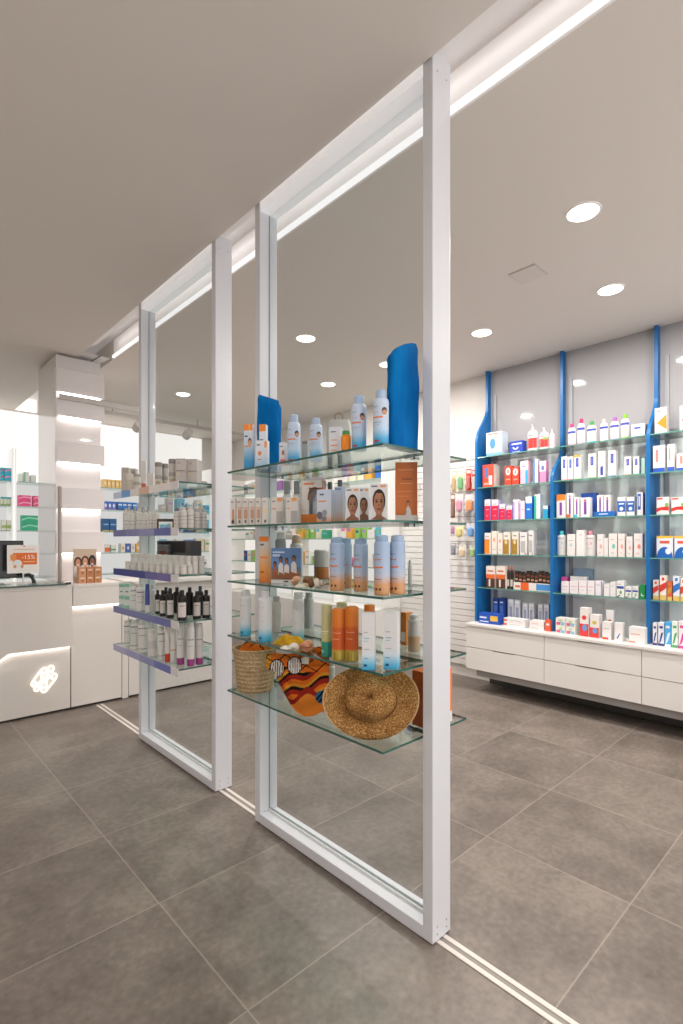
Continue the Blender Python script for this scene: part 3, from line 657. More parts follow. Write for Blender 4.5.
def crumple(name, u0, u1, X, k, h, d, c1, c2, label, cat):
    y0, y1 = YX(u1, X), YX(u0, X); n = 26; mb = MB(); rnd = random.Random(int(u0)); ph = [rnd.uniform(0, 6) for _ in range(8)]
    rows = []
    for i in range(n+1):
        rr = []
        for j in range(n+1):
            a, b = i/n*2-1, j/n*2-1; q = max(0, 1-(a*a)**1.5)*max(0, 1-(b*b)**1.5)
            zz = h*q**.6*(.78+.12*math.sin(4*a+ph[0]+2*b)+.10*math.sin(5*b+ph[1]-3*a)+.06*math.sin(12*a+9*b+ph[2]))
            rr.append((d/2*a*(1+.1*math.sin(4*b+ph[3])), (y1-y0)/2*b*(1+.12*math.sin(5*a+ph[4])), max(.0006, zz)))
        rows.append(rr)
    m = noisy(c1, c2, 30, .9, .4)
    for i in range(n): mb.add(rows[i]+rows[i+1], [(j, j+1, n+2+j, n+1+j) for j in range(n)], m, True)
    return tag(mb.build(name, None, (X+.02, (y0+y1)/2, zs(k))), label, cat)
crumple('crumpled_cloth', 275, 300, 1.262, 3, .046, .075, '#b8860f', '#d6aa2a', 'yellow crumpled cloth lying beside the white cans on fourth shelf', 'cloth')
shell('seashell', 287, 0, 1.235, 3, .05, '#cfc4b8', '#e9e2d8', 'grey white scallop in front of the yellow cloth', 'scallop')
shell('seashell', 304, 0, 1.245, 3, .06, '#c98261', '#dfae8c', 'large coral spiral shell right of the yellow cloth', 'spiral')
shell('seashell', 296, 0, 1.232, 3, .04, '#d8cfc4', '#efe9e0', 'small white spiral shell in front of the yellow cloth', 'spiral')
shell('starfish', 312, 0, 1.29, 3, .06, '#a4774f', '#c29a72', 'brown starfish beside the pale green tube', 'star')
# bottom shelf: basket, scarf, hat
BASK = straw('#6b5138', '#a68a66', '#cbb48e', 120, 55)
bx, by = 1.315, YX(254, 1.315)-.01
o = empty('straw_basket', (bx, by, zs(4)))
mb = MB(); prof = []
for i in range(21):
    t = i/20; r = .078+.02*t**.8; r += .0016*math.sin(i*PI); prof.append((r+(.0018 if i % 2 else 0), .185*t))
prof += [(.101, .189), (.098, .192), (.092, .188)]
for i in range(10): prof.append((.092-.02*(i/9), .185-.16*(i/9)))
mb.lathe(prof, BASK, 40); bb_ = mb.build('basket_body', o)
mb = MB(); mb.tube([(.099*math.cos(2*PI*k/36), .099*math.sin(2*PI*k/36), .188) for k in range(36)], .005, BASK, 8, True); mb.build('rim', bb_)
tag(o, 'woven straw basket at the far end of the bottom shelf, near partition', 'basket')
# printed scarf spilling out of the basket
def scarf():
    OR, BK, WH, RD, YL, BL = [mat(c, .9, spec=.1) for c in ('#c9661d', '#17120f', '#cfc8c0', '#8a2418', '#c98a2a', '#2f6c96')]
    LO = mat('#d07a2c', .9, spec=.1)
    def pos(a, b):
        u = 266+63*a
        top = 650+4*math.sin(5*a) if a > .12 else 654
        lowpts = [(0, 668), (.13, 672), (.24, 688), (.4, 706), (.55, 717), (.75, 716), (.95, 710), (1, 700)]
        for (p, q), (p2, q2) in zip(lowpts, lowpts[1:]):
            if p <= a <= p2: low = q+(q2-q)*(a-p)/(p2-p)
        v = top+(low-top)*b
        X = 1.262-.03*math.sin(b*2.4)+.008*math.sin(11*a+3*b)+.005*math.sin(19*b+5*a)+.03*(1-b)
        if a < .2: X -= .005
        Y = YX(u, X); Z = ZV(v, X, Y)
        return (X, Y, max(zs(4)+.001, Z)), u, v
    def pat(u, v):
        for cx, cy, rx, ry in ((277, 668.5, 7.6, 9.6), (294.5, 665.5, 7.8, 9.2)):
            q = ((u-cx)/rx)**2+((v-cy)/ry)**2
            if q < 1: 
                if q > .76: return BK
                return BK if math.sin((u-cx)*2.7+.12*(v-cy)) > .62 else WH
        if abs(v-(668-.1*(u-286))) < 1 and 283 < u < 288: return BK
        if 300 < u < 309 and 657 < v < 664: return WH if (u-300)+(v-657) > 3 else BK
        if (u-322)**2/45+(v-697)**2/40 < 1: return BL if math.sin(u*1.2+v) > -.2 else BK
        if v > 693-.18*(u-300)+5*math.sin(u*.22): return LO if v > 699-.18*(u-300)+4*math.sin(u*.22) else RD
        w = v+.35*(u-290)+3*math.sin(u*.2)
        if v > 672:
            k = (w % 15)
            return BK if k < 3.2 else RD if k < 8 else OR if k < 12 else YL
        if u < 262+3*math.sin(v*.4): return OR
        if abs(math.sin(u*.19+v*.21)) < .16 or abs(math.sin(u*.13-v*.25+1)) < .14: return BK
        if 266 < u < 271 and v > 655: return YL
        return OR
    n = 90; mb = MB(); P = [[pos(i/n, j/n) for j in range(n+1)] for i in range(n+1)]
    for i in range(n):
        for j in range(n):
            q = [P[i][j], P[i+1][j], P[i+1][j+1], P[i][j+1]]
            uc = sum(p[1] for p in q)/4; vc = sum(p[2] for p in q)/4
            mb.add([p[0] for p in q], [(0, 1, 2, 3)], pat(uc, vc), True)
    # the bunched part sitting in the basket mouth
    n2 = 22
    for i in range(n2):
        for j in range(n2):
            qs = []
            for ii, jj in ((i, j), (i+1, j), (i+1, j+1), (i, j+1)):
                a, b = ii/n2*2-1, jj/n2*2-1; r2 = min(1, a*a+b*b)
                zz = .165+.05*(1-r2)*(1+.35*math.sin(5*a+2)+.3*math.sin(6*b-1+2*a))
                k = max(1, math.hypot(a, b)); qs.append((bx+.086*a/k, by+.086*b/k, zs(4)+zz))
            mb.add(qs, [(0, 1, 2, 3)], BK if abs(math.sin(i*.55+j*.4)) < .22 else OR, True)
    o = mb.build('printed_scarf', None, (0, 0, 0)); me = o.data
    org = Vector((1.25, YX(295, 1.25), zs(4)))
    for p in me.vertices: p.co -= org
    o.location = org
    bm = bmesh.new(); bm.from_mesh(me); bmesh.ops.remove_doubles(bm, verts=bm.verts, dist=1e-5); bm.to_mesh(me); bm.free()
    tag(o, 'orange scarf printed with black lines and striped ovals spilling from basket', 'scarf')
scarf()
HATM = straw('#54351a', '#865a2b', '#c39a62', 190, 0)
def hat():
    mb = MB(); n = 72; rings = []
    def brimz(a, r): # saddle shaped brim, rolled at the sides
        t = max(0, (r-.085)/.08); return .030*t*t*math.cos(2*a)+.010*math.sin(t*2)-.004
    prof = [('c', k/9) for k in range(10)]+[('b', k/10) for k in range(1, 11)]
    for kind, t in prof:
        rr = []
        for k in range(n):
            a = 2*PI*k/n; ca, sa = math.cos(a), math.sin(a)
            if kind == 'c':
                th = t*PI/2; r = .088*math.sin(th)**.75+.0005; hgt = .092*max(0, math.cos(th))**.55
                x, y = r*1.08*ca, r*.88*sa
                hgt -= .042*math.exp(-(y/.020)**2)*math.exp(-((x)/.075)**2)*(1 if t < .85 else (1-t)/.15)  # centre crease
                hgt -= .02*math.exp(-((y-.052)/.022)**2-((x-.045)/.03)**2)+.02*math.exp(-((y+.052)/.022)**2-((x-.045)/.03)**2)
                rr.append((x, y, hgt+.0))
            else:
                r0 = .088; r = r0+(.074+.008*math.cos(2*a+.6))*t
                rr.append((r*1.06*ca, r*.94*sa, brimz(a, r)*(t if t < .3 else 1)))
        rings.append(rr)
    for i in range(len(rings)-1): mb.add(rings[i]+rings[i+1], [(k, (k+1) % n, n+(k+1) % n, n+k) for k in range(n)], HATM, True)
    o = mb.build('straw_hat', None, (0, 0, 0), fix=True)
    md = o.modifiers.new('thick', 'SOLIDIFY'); md.thickness = .003
    e = MB(); e.tube(rings[-1], .0032, mat('#c2a074', .8), 6, True); r = e.build('brim_binding', o)
    h = MB(); h.tube([(p[0]*1.01, p[1]*1.01, p[2]+.004) for p in rings[10]], .004, HATM, 6, True); h.build('hat_band', o)
    nrm = Vector((-.66, -.58, .48)).normalized(); side = Vector((.67, -.74, .18)); side = (side-side.dot(nrm)*nrm).normalized(); up = nrm.cross(side)
    o.matrix_world = Matrix.Translation((1.312, 1.252, .800)) @ Matrix((side, up, nrm)).transposed().to_4x4()
    o.scale = (.92, .88, .95)
    tag(o, 'brown straw hat leaning at the near end of bottom shelf', 'hat')
hat()
o = carton('carton_box', 1.55, 1.165, zs(4), .135, .08, .2, '#f0741f', [('r', (0, 1, 0, .2), '#e2dcd6')], PI/2); tag(o, 'large orange carton behind the near post on bottom shelf', 'box')
backb(327, 335, 662, 1.60, 4, '#c9c4be', '#b9a08a', 'white tube with tan base', caph=.15)

# ------------------------------------------------------------------ products on the far partition
FP = ['on top shelf of far partition', 'on second shelf of far partition', 'on middle shelf of far partition', 'on fourth shelf of far partition', 'on bottom shelf of far partition']
GF = 'packs on the far partition shelves'
def fplace(u0, u1, v, X, k, lift=0):
    uc = (u0+u1)/2; X = min(max(X, XY(uc, 2.592)), XY(uc, 3.46), 1.42)   # keep it on its shelf
    Y = YX(uc, X); f = FW(X, Y); z = zs(k)+lift
    return X, Y, z, (u1-u0)/F*f, ZV(v, X, Y)-z
CR = '#d8d1ca'
def f_jar(u0, u1, v, X, k, desc, c=CR, lid='#b9b3ad', h=None, lift=0, shapes=(), **kw):
    x, y, z, w, hh = fplace(u0, u1, v, X, k, lift); o = jar('cream_jar', x, y, z, w/2, h or hh, c, lid, shapes, facing(x, y), **kw); return reg(o, desc, FP[k], 'jar', -y+x, GF)
def f_box(u0, u1, v, X, k, desc, c=CR, shapes=(), d=.05, h=None, lift=0, cat='box', **kw):
    x, y, z, w, hh = fplace(u0, u1, v, X, k, lift); yh, yl = YX(u0, X-d/2), YX(u1, X-d/2)
    o = carton('carton_box', x, y, z, w*.9, d, h or hh, c, shapes, facing(x, y, -.35), **kw); return reg(o, desc, FP[k], cat, -y+x, GF)
def f_bot(u0, u1, v, X, k, desc, c=CR, cap='#cfcac5', shapes=(), cat='bottle', name='bottle', **kw):
    x, y, z, w, hh = fplace(u0, u1, v, X, k); a = dict(capr=.6, caph=.16, sh=.08); a.update(kw)
    o = can(name, x, y, z, w/2, hh, c, cap, shapes, facing(x, y), **a); return reg(o, desc, FP[k], cat, -y+x, GF)
# top
f_box(122.5, 130, 468, 1.27, 0, 'tall grey beige box', '#b8b0a7', [('r', (.2, .8, .1, .8), '#c7bfb5')])
f_box(131, 137, 469, 1.36, 0, 'grey beige box behind the jars', '#b3aba3')
f_jar(126.5, 133, 474, 1.25, 0, 'slim beige jar at the left end', '#cbbfae', '#d9d3c9')
x, y, z, w_, hh = fplace(134, 141.5, 482, 1.26, 0)
f_jar(133.6, 141, 483, 1.26, 0, 'lower beige jar of left stack', '#cfc8c0', '#b1aaa3', h=.05); f_jar(133.6, 141, 474, 1.26, 0, 'upper beige jar of left stack', '#cfc8c0', '#a8a19a', h=.05, lift=.0505)
f_box(141.5, 146.5, 461, 1.33, 0, 'thin white upright card box', '#dcd9d6', (), .012)
f_jar(141.6, 146, 480, 1.25, 0, 'small jar with red front', '#c9605a', '#d8d3cf', h=.05)
f_box(147, 154.5, 474, 1.26, 0, 'small white box', '#dedad6', (), .03)
for q, (u0, u1) in enumerate(((155, 162), (161.5, 168.3), (168.8, 177))):
    nm = ('left', 'middle', 'right')[q]
    f_jar(u0, u1, 0, (1.25, 1.30, 1.26)[q], 0, f'lower cream jar of {nm} tall stack', '#cfc7bd', '#a9a29b', h=.06, shapes=[('r', (.3, .7, .15, .45), '#b9a48c')])
    f_jar(u0, u1, 0, (1.25, 1.30, 1.26)[q], 0, f'upper cream jar of {nm} tall stack', '#c6c0ba', '#8f8983', h=.075, lift=.0605)
for nm, u0, u1 in (('left', 177.6, 188.5), ('right', 189, 200)):
    f_box(u0, u1, 0, 1.275, 0, f'lower grey white carton of {nm} stack', '#bfb8b2', [('r', (.1, .4, .6, .8), '#d8c6a4'), ('r', (0, 1, .93, 1), '#8d8680')], .075, h=.062)
    f_box(u0, u1, 0, 1.275, 0, f'upper grey white carton of {nm} stack', '#c4bdb7', [('r', (.1, .5, .55, .75), '#b0aaa6'), ('r', (0, 1, .93, 1), '#958e88')], .075, h=.062, lift=.0625)
# second
band = [('r', (.15, .85, .42, .44), '#8c8680'), ('r', (.25, .75, .25, .28), '#a8a29c')]
for i, u in enumerate((123, 128.8, 136.5, 142.2, 148, 153.6)):
    f_bot(u, u+5.6, 508.5+(i % 2), 1.255, 1, 'white bottle with slim cap', '#d5cfca', '#c9c3be', band, capr=.42)
for i, u in enumerate((126, 132, 140, 146)):
    f_bot(u, u+5.4, 507, 1.38, 1, 'back row white bottle', '#cdc7c2', '#bfb9b4', (), capr=.42)
o = empty('wooden_stand', (1.26, YX(165.5, 1.26), zs(1)), facing(1.26, 2.7))
b = MB(); b.box(-.02, .02, -.045, .045, .04, .055, mat('#4a3324', .5)); b.box(-.02, .02, -.045, -.037, 0, .04, mat('#4a3324', .5)); b.box(-.02, .02, .037, .045, 0, .04, mat('#4a3324', .5)); b.build('stand', o)
tag(o, 'small dark wooden stand between bottles on second shelf of far partition', 'stand')
for i, u in enumerate((173.8, 180.5, 187.2, 194, 200.6)):
    f_bot(u, u+6.4, (508, 507, 506, 509, 509)[i], (1.25, 1.27, 1.25, 1.27, 1.29)[i], 1, 'white bottle with dark label line', '#d2ccc8', ('#6b6a80', '#c9c5c2', '#c9c5c2', '#b9b5b2', '#b9b5b2')[i], [('r', (.1, .9, .55, .57), '#6e6a70'), ('r', (.2, .8, .38, .4), '#8f8a8c'), ('r', (.25, .75, .2, .22), '#a39e9c')])
for i, u in enumerate((177, 184, 191, 198)):
    f_bot(u, u+6, 503, 1.39, 1, 'back row clear bottle', '#c8c4c0', '#b7bcc4', (), capr=.4)
# middle: two tiers of small white tubs
for row, (X, lift, vt) in enumerate(((1.245, 0, 0), (1.31, .032, 0))):
    n = 11+row
    for i in range(n):
        u = (125.5 if row == 0 else 131)+i*6.15
        f_jar(u, u+5.7, 0, X, 2, ('front' if row == 0 else 'back')+' row small white tub', '#dcd7d2', '#d2ccc6', h=.05 if row == 0 else .098, lidf=.3)
# fourth
for i, u in enumerate((120, 125.6)):
    f_box(u, u+5.4, 582-i*.5, 1.25, 3, 'white and mint green box', '#d9ddd8', [('r', (0, 1, .8, .92), '#7fc0a8'), ('r', (0, 1, .32, .46), '#86c2ae'), ('r', (.2, .8, .6, .64), '#4e6d8a'), ('r', (0, 1, 0, .1), '#8cc7b4')], .045)
bb = [('r', (.1, .9, .66, .69), '#4b4f78'), ('r', (.2, .8, .5, .52), '#8a8a98'), ('r', (.2, .8, .3, .32), '#a5a5ae')]
for i, (u0, u1) in enumerate(((130.6, 136.3), (136.8, 144.5))): f_bot(u0, u1, 582+i, 1.255, 3, 'white bottle with navy stripe', '#dcd9d6', '#d0ccc9', bb)
f_bot(145.2, 149.6, 584, 1.245, 3, 'slim white tube with blue upper half', grad([(0, '#d8d5d2'), (.3, '#d8d5d2'), (.34, '#4a5598'), (1, '#3f4b92')]), '#3b4788', (), 'tube', name='cream_tube', capr=.85)
f_bot(150, 154.6, 585, 1.3, 3, 'plain white tube', '#d5d1cd', '#c7c3bf', (), 'tube', name='cream_tube')
DK = '#0f0b0c'
lab = [('r', (.22, .8, .12, .6), '#d3ccc6'), ('r', (.34, .68, .48, .5), '#6a5f5c'), ('r', (.34, .62, .4, .41), '#6a5f5c')]
for i, (u0, u1, X, v) in enumerate(((155, 160.4, 1.27, 590), (159.6, 165.8, 1.25, 590), (166.6, 173.8, 1.25, 588), (177.4, 186.6, 1.24, 590), (193, 201, 1.265, 591), (202.4, 210, 1.28, 590))):
    f_bot(u0, u1, v, X, 3, 'black bottle with white label', DK, '#141013', lab, capr=.5, caph=.17)
for i, (u0, u1) in enumerate(((163, 169), (173.5, 180.4), (186, 193.4), (197, 203.5))):
    f_bot(u0, u1, (587, 587, 587, 586)[i], (1.365, 1.365, 1.385, 1.42)[i], 3, 'back row black bottle', DK, ('#141013', '#141013', '#141013', '#39424f')[i], (), capr=.5, caph=.17)
# bottom
for i, (u0, u1, v) in enumerate(((124, 129.8, 620), (130.6, 137.6, 620), (138, 147, 621), (158, 164.8, 626))):
    f_bot(u0, u1, v, 1.25, 4, 'white bottle with dark upper band', '#d9d6d2', '#ccc8c4', [('r', (.05, .95, .76, .79), '#4a4a66'), ('r', (.2, .8, .55, .57), '#97949a'), ('r', (.05, .95, .12, .14), '#5c5a68')], capr=.8, caph=.12)
f_bot(148, 156.8, 629, 1.25, 4, 'white round bottle with wide cap', '#d8d4cf', '#cfcac5', [('r', (.15, .85, .3, .6), '#c9c6c3')], capr=.85)
f_bot(165, 169.8, 622, 1.25, 4, 'white tube with bright red base', grad([(0, '#c8432c'), (.22, '#c8432c'), (.24, '#dcd7d2'), (1, '#dcd7d2')]), '#d4cfca', (), 'tube', name='cream_tube', capr=.9, caph=.05)
f_bot(170.4, 176, 622, 1.27, 4, 'plain white tube with ochre line', '#dad6d1', '#d4cfca', [('r', (.05, .95, .3, .33), '#c9a26a')], 'tube', name='cream_tube', capr=.9, caph=.05)
for i, (u0, u1, X) in enumerate(((176.8, 184.2, 1.28), (187, 194.5, 1.295), (196, 203, 1.315))):
    f_bot(u0, u1, 622+i*.5, X, 4, 'white bottle with magenta square', grad([(0, '#9c3c84'), (.17, '#9c3c84'), (.19, '#dad6d3'), (1, '#dad6d3')]), '#d0ccc8', [('r', (.2, .8, .6, .62), '#8d8a8e'), ('r', (.2, .7, .45, .46), '#9d9a9e')], capr=.8, caph=.1)
for i, u in enumerate((128, 135, 143, 152, 183, 192)):
    f_bot(u, u+6, 619, 1.39, 4, 'back row white bottle', '#cfcbc7', '#c3bfbb', (), capr=.7)

# ================================================================== RIGHT WALL: blue bays
BL = mat('#0d66a6', .35)
BXW, BXF = 4.42, 4.178           # back panel plane, shelf front
FIN = [2.640, 1.925, 1.212, .500]
FL = [(2.28, 2.62), (1.88, 2.14), (2.11, 2.43), (2.2, 2.4)]
WZ = [2.130, 1.850, 1.545, 1.235, .930]
CT = .614
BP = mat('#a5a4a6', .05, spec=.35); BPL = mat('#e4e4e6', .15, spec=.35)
BAY = ['left', 'middle', 'right']
def finpoly(z0, a, b):
    pts = [(BXF, z0), (BXF, a)]
    for k in range(1, 11):
        t = k/10; pts.append((BXF+.185*(t*t*(3-2*t)), a+(b-a)*t))
    return pts+[(BXF+.185, CEIL-.001), (BXW-.001, CEIL-.001), (BXW-.001, z0)]
for i in range(3):
    ya, yb = FIN[i+1], FIN[i]
    root = empty('wall_shelving', (BXW, yb, CT)); inv = Vector(root.location)
    tag(root, f'{BAY[i]} bay of blue finned wall shelving with glass shelves', 'shelving', 'blue finned shelving bays')
    def part(mb, nm, par=root):
        o = mb.build(nm, par); o.location = -inv if par is root else (0, 0, 0); return o
    p = MB(); p.prism(finpoly(CT+.001, *FL[i]), 'y', yb-.012, yb+.012, BL); part(p, 'blue_fin')
    if i == 2: p = MB(); p.prism(finpoly(CT+.001, *FL[3]), 'y', ya-.012, ya+.011, BL); part(p, 'blue_fin')
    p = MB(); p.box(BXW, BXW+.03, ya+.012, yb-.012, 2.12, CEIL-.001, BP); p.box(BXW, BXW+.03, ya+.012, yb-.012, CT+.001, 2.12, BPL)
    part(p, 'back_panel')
    p = MB()
    for yy in (yb-.06,): p.box(BXW-.012, BXW-.0005, yy-.014, yy+.014, CT+.001, 2.75, mat('#a3a3a5', .6))
    part(p, 'slotted_upright')
    for z in WZ:
        p = MB(); p.box(BXF, BXW-.002, ya+.013, yb-.013, z-.004, z+.004, GS, {'-x': mat('#5f9a8c', .15, coat=.5), '-y': GE2, '+y': GE2}); part(p, 'glass_shelf')
# floating base cabinets
CW = mat('#e8e3de', .35, coat=.15); CG = mat('#5f5b58', .6); CX = 4.05
Y_END = 2.665
tp = MB(); tp.box(CX-.012, BXW+.03, -1.6, Y_END, CT-.022, CT, CW, bev=.002); tag(tp.build('worktop'), 'long white counter top running under the blue finned wall shelving', 'counter top')
cb = [(Y_END, 1.928), (1.928, 1.215), (1.215, .5), (.5, -.22), (-.22, -.94)]
for i, (yb, ya) in enumerate(cb[:4]):
    root = empty('floating_cabinet', (CX+.02, (ya+yb)/2, .2)); inv = Vector(root.location)
    tag(root, ['white two drawer floating cabinet under the left blue bay', 'white two drawer floating cabinet under the middle blue bay', 'white two drawer floating cabinet under the right blue bay', 'white floating cabinet at the right edge beyond the right bay'][i], 'cabinet', 'white floating drawer cabinets')
    def part(mb, nm, par=root):
        o = mb.build(nm, par); o.location = -inv; return o
    p = MB(); p.box(CX+.02, BXW+.03, ya+.001, yb-.001, .2, CT-.0225, CG, {'+y': CW, '-y': CW}); part(p, 'cabinet_body')
    for z0, z1 in ((.203, .395), (.4, CT-.0245)):
        p = MB(); n0 = (ya+yb)/2
        # drawer front with a shallow finger notch along its upper edge
        poly = [(ya+.002, z0), (yb-.002, z0), (yb-.002, z1), (n0+.12, z1), (n0+.09, z1-.005), (n0-.09, z1-.005), (n0-.12, z1), (ya+.002, z1)]
        p.prism(poly, 'x', CX, CX+.018, CW); part(p, 'drawer')
pl = MB(); pl.box(CX+.05, BXW+.03, -1.6, Y_END-.08, .135, .198, mat('#a5a09d', .5)); pl.box(CX+.34, BXW+.03, -1.6, Y_END-.04, .0, .135, mat('#4a4744', .6)); struct(pl.build('trim_5'))
# products on the blue bays ---------------------------------------------------------------------
WS = ['top shelf', 'second shelf', 'third shelf', 'fourth shelf', 'fifth shelf', 'counter top']
GW = 'packs on the blue wall shelving'
def wloc(b, k): return (f'on {WS[k]} of {BAY[b]} blue bay' if k < 5 else f'on counter of {BAY[b]} blue bay')
def wz(k): return (WZ[k]+.0046) if k < 5 else CT+.0006
def w_box(b, k, u0, u1, v, desc, c, shapes=(), X=4.215, d=.06, lift=0, h=None, cat='box', name='carton_box', **kw):
    y1, y0 = YX(u0, X), YX(u1, X); y = (y0+y1)/2; z = wz(k)+lift
    hh = h or ZV(v, X, y)-z
    o = carton(name, X+d/2, y, z, (y1-y0)*.97, d, hh, c, shapes, 0, **kw); return reg(o, desc, wloc(b, k), cat, -y, GW)
def w_bot(b, k, u0, u1, v, desc, c, cap, shapes=(), X=4.26, cat='bottle', **kw):
    y = YX((u0+u1)/2, X); w = abs(YX(u0, X)-YX(u1, X))*.96; z = wz(k)
    a = dict(neck=.4, caph=.17, shoulder=.22); a.update(kw)
    o = bottle('bottle', X, y, z, w, min(w, .06)*.8, ZV(v, X, y)-z, c, cap, shapes, 0, **a); return reg(o, desc, wloc(b, k), cat, -y, GW)
W0 = '#e3dfdd'
BLU = '#3b4aa8'
# left bay
w_box(0, 0, 486, 502, 432, 'pale blue and white face mask carton', '#cfdde6', [('r', (0, 1, .86, 1), '#e6e6e4'), ('r', (.1, .8, .9, .95), '#c77a74'), ('e', (.42, .52, .18, .22), '#4f8fc4'), ('r', (.3, .54, .4, .62), '#4f8fc4'), ('r', (0, 1, 0, .14), '#7fb2cf')], d=.11)
w_box(0, 0, 509.5, 523, 441, 'dark blue box with white smile mark', '#1f3fae', [('r', (.15, .9, .7, .82), '#dfe4f2'), ('p', ell(.45, .5, .22, .22, 12, PI, 2*PI)+ell(.45, .5, .12, .1, 12, 2*PI, PI), '#dfe4f2'), ('r', (.2, .8, .08, .14), '#aab6e0')], d=.07)
rb = [('r', (.1, .95, .12, .5), '#d4322a'), ('r', (.3, .7, .58, .62), '#8a6f6a')]
w_bot(0, 0, 527.5, 538, 425, 'white spray bottle with red label', '#dfdbd8', '#e9e7e6', rb, nozzle=True, caph=.2)
w_bot(0, 0, 539.5, 549, 427.5, 'white spray bottle with red label', '#dfdbd8', '#e9e7e6', rb+[('r', (.5, .9, .45, .55), '#7fae5a')], nozzle=True, caph=.2)
w_bot(0, 0, 549.5, 555, 429, 'pinkish white spray bottle', '#d9c9c6', '#e0d6d4', (), nozzle=True, caph=.2)
w_box(0, 1, 482.5, 494, 464.5, 'large red carton with blue and white panels', '#dd4a2c', [('r', (.2, .5, .42, .86), '#4e78b4'), ('r', (.55, .85, .1, .5), '#e2dcd8'), ('r', (.1, .5, .1, .2), '#e9a48c')], d=.1, side='#d8cfc8')
for u in (504.5, 512): w_box(0, 1, u, u+7, 466+(u > 510), 'red box with white oval', '#d8432a', [('e', (.5, .72, .34, .2), '#e6e0dc'), ('e', (.5, .72, .14, .13), '#c98a7c'), ('r', (.2, .8, .28, .34), '#ea9a86')], d=.06)
w_box(0, 1, 520.2, 528, 461, 'pink and white box with cyan stripe', '#e9b8cc', [('r', (0, 1, .62, 1), '#ece6ea'), ('r', (.66, 1, 0, .6), '#35a8cf'), ('r', (.15, .7, .74, .79), '#8a7fae')], d=.05)
w_box(0, 1, 533.4, 537.6, 459, 'slim white box with blue side', '#e2e2e8', [('r', (0, .35, 0, 1), '#5c82c4')], d=.05)
w_box(0, 1, 539.5, 546, 461, 'pink box with white top and blue mark', '#e08cb8', [('r', (0, 1, .52, 1), '#e4e0e6'), ('e', (.5, .68, .24, .12), '#6a6fae')], d=.05)
rd = [('r', (0, 1, 0, .7), '#d71f4a'), ('r', (.2, .8, .76, .8), '#9a98a4'), ('r', (.25, .75, .5, .54), '#f0a6b6'), ('r', (.3, .6, .2, .24), '#f0a6b6')]
for u0, u1, v in ((484.5, 490.4, 499.5), (491.6, 498.4, 499.5), (499.4, 505, 504), (506.3, 512, 505.5)): w_box(0, 2, u0, u1, v, 'white and crimson box', W0, rd, d=.05, side='#b9a8dc')
w_box(0, 2, 513, 518.4, 499.5, 'lilac and white box', '#e5dfe9', [('r', (0, .3, 0, .9), '#b79be0')], d=.05); w_box(0, 2, 519.3, 524.6, 501, 'pale pink box', '#e9d5da', [('r', (0, .25, 0, .9), '#c9a2d8'), ('r', (.4, .9, .5, .54), '#b58a9a')], d=.05)
w_box(0, 2, 525.6, 532, 496.5, 'bright blue box with white top', '#1f6fca', [('r', (0, 1, .7, 1), '#d5eef0'), ('r', (.2, .7, .4, .46), '#bcd5f2')], d=.05)
w_box(0, 2, 534, 540, 494.5, 'teal and white box', '#e2eae8', [('r', (0, .4, 0, .95), '#35b49c')], d=.05); w_box(0, 2, 543, 548, 505.5, 'small cyan box with white top', '#2aa3d0', [('r', (0, 1, .72, 1), '#e0e6e8')], d=.04)
w_box(0, 3, 484.5, 490.6, 532.8, 'white box with solid orange front', W0, [('r', (0, .85, .02, .7), '#f08a24'), ('r', (.1, .8, .8, .85), '#caa284')], d=.05)
for u0, u1, v in ((491.6, 496.8, 531), (497.5, 502.5, 533)): w_box(0, 3, u0, u1, v, 'cream box with thin orange mark', '#e6dcd2', [('r', (.3, .7, .55, .7), '#e0a074'), ('r', (.2, .8, .2, .23), '#b9a79a')], d=.05)
for u0, u1, v in ((503.3, 510, 532), (512, 518.4, 531.5)): w_box(0, 3, u0, u1, v, 'gold fronted box with white top', '#e2dbcf', [('r', (0, .85, .02, .66), '#a67e2c'), ('r', (.2, .7, .8, .84), '#6e6658'), ('e', (.4, .55, .22, .1), '#d8c79a')], d=.05)
for u0, u1, v in ((519.8, 527, 532), (528.5, 533.6, 530.5)): w_box(0, 3, u0, u1, v, 'white and grey box with red dot', '#dedbd8', [('r', (.1, .75, .1, .6), '#b3b0ae'), ('e', (.75, .06, .1, .03), '#cf4a38'), ('r', (.15, .7, .78, .82), '#77736f')], d=.05)
ob = [('r', (0, 1, .42, .62), '#e06a32'), ('r', (0, 1, .0, .42), '#4f3126'), ('r', (.3, .5, .05, .38), '#d9d0c8'), ('r', (.15, .8, .74, .8), '#c9583a')]
for u0, u1 in ((486, 495), (496.2, 505.4)): w_box(0, 4, u0, u1, 566, 'white orange and brown bottle carton', '#e3dad2', ob, d=.06)
for u0, u1 in ((506.4, 510), (510.4, 513.6)): w_bot(0, 4, u0, u1, 566, 'dark brown bottle with white label', '#3a221a', '#c9522e', [('r', (.2, .8, .1, .4), '#d9d0c8')])
def display_tray():
    X = 4.205; ya, yb = YX(551, X), YX(513.5, X); z = wz(4); h = ZV(583, X, (ya+yb)/2)-z; d = .085; w = yb-ya; m = mat('#e2dcd6', .5)
    b = MB(); b.box(-d/2, d/2, -w/2, w/2, 0, .003, m); b.box(-d/2, -d/2+.003, -w/2, w/2, .003, h, m); b.box(d/2-.003, d/2, -w/2, w/2, .003, h*2.2, mat('#3a2a22', .5))
    for q in (-1, 1): b.box(-d/2+.003, d/2-.003, q*w/2-(q > 0)*.003, q*w/2+(q < 0)*.003, .003, h, m)
    prints(b, w, h, [('r', (.2, .42, 0, 1), '#e4632a'), ('r', (.62, 1, .1, .9), '#4a90d0'), ('r', (.05, .18, .3, .6), '#c9714a')], box_map(w, d, h))
    reg(b.build('display_tray', None, (X+d/2, (ya+yb)/2, z)), 'white orange and blue display tray', wloc(0, 4), 'tray', 0, GW)
display_tray()
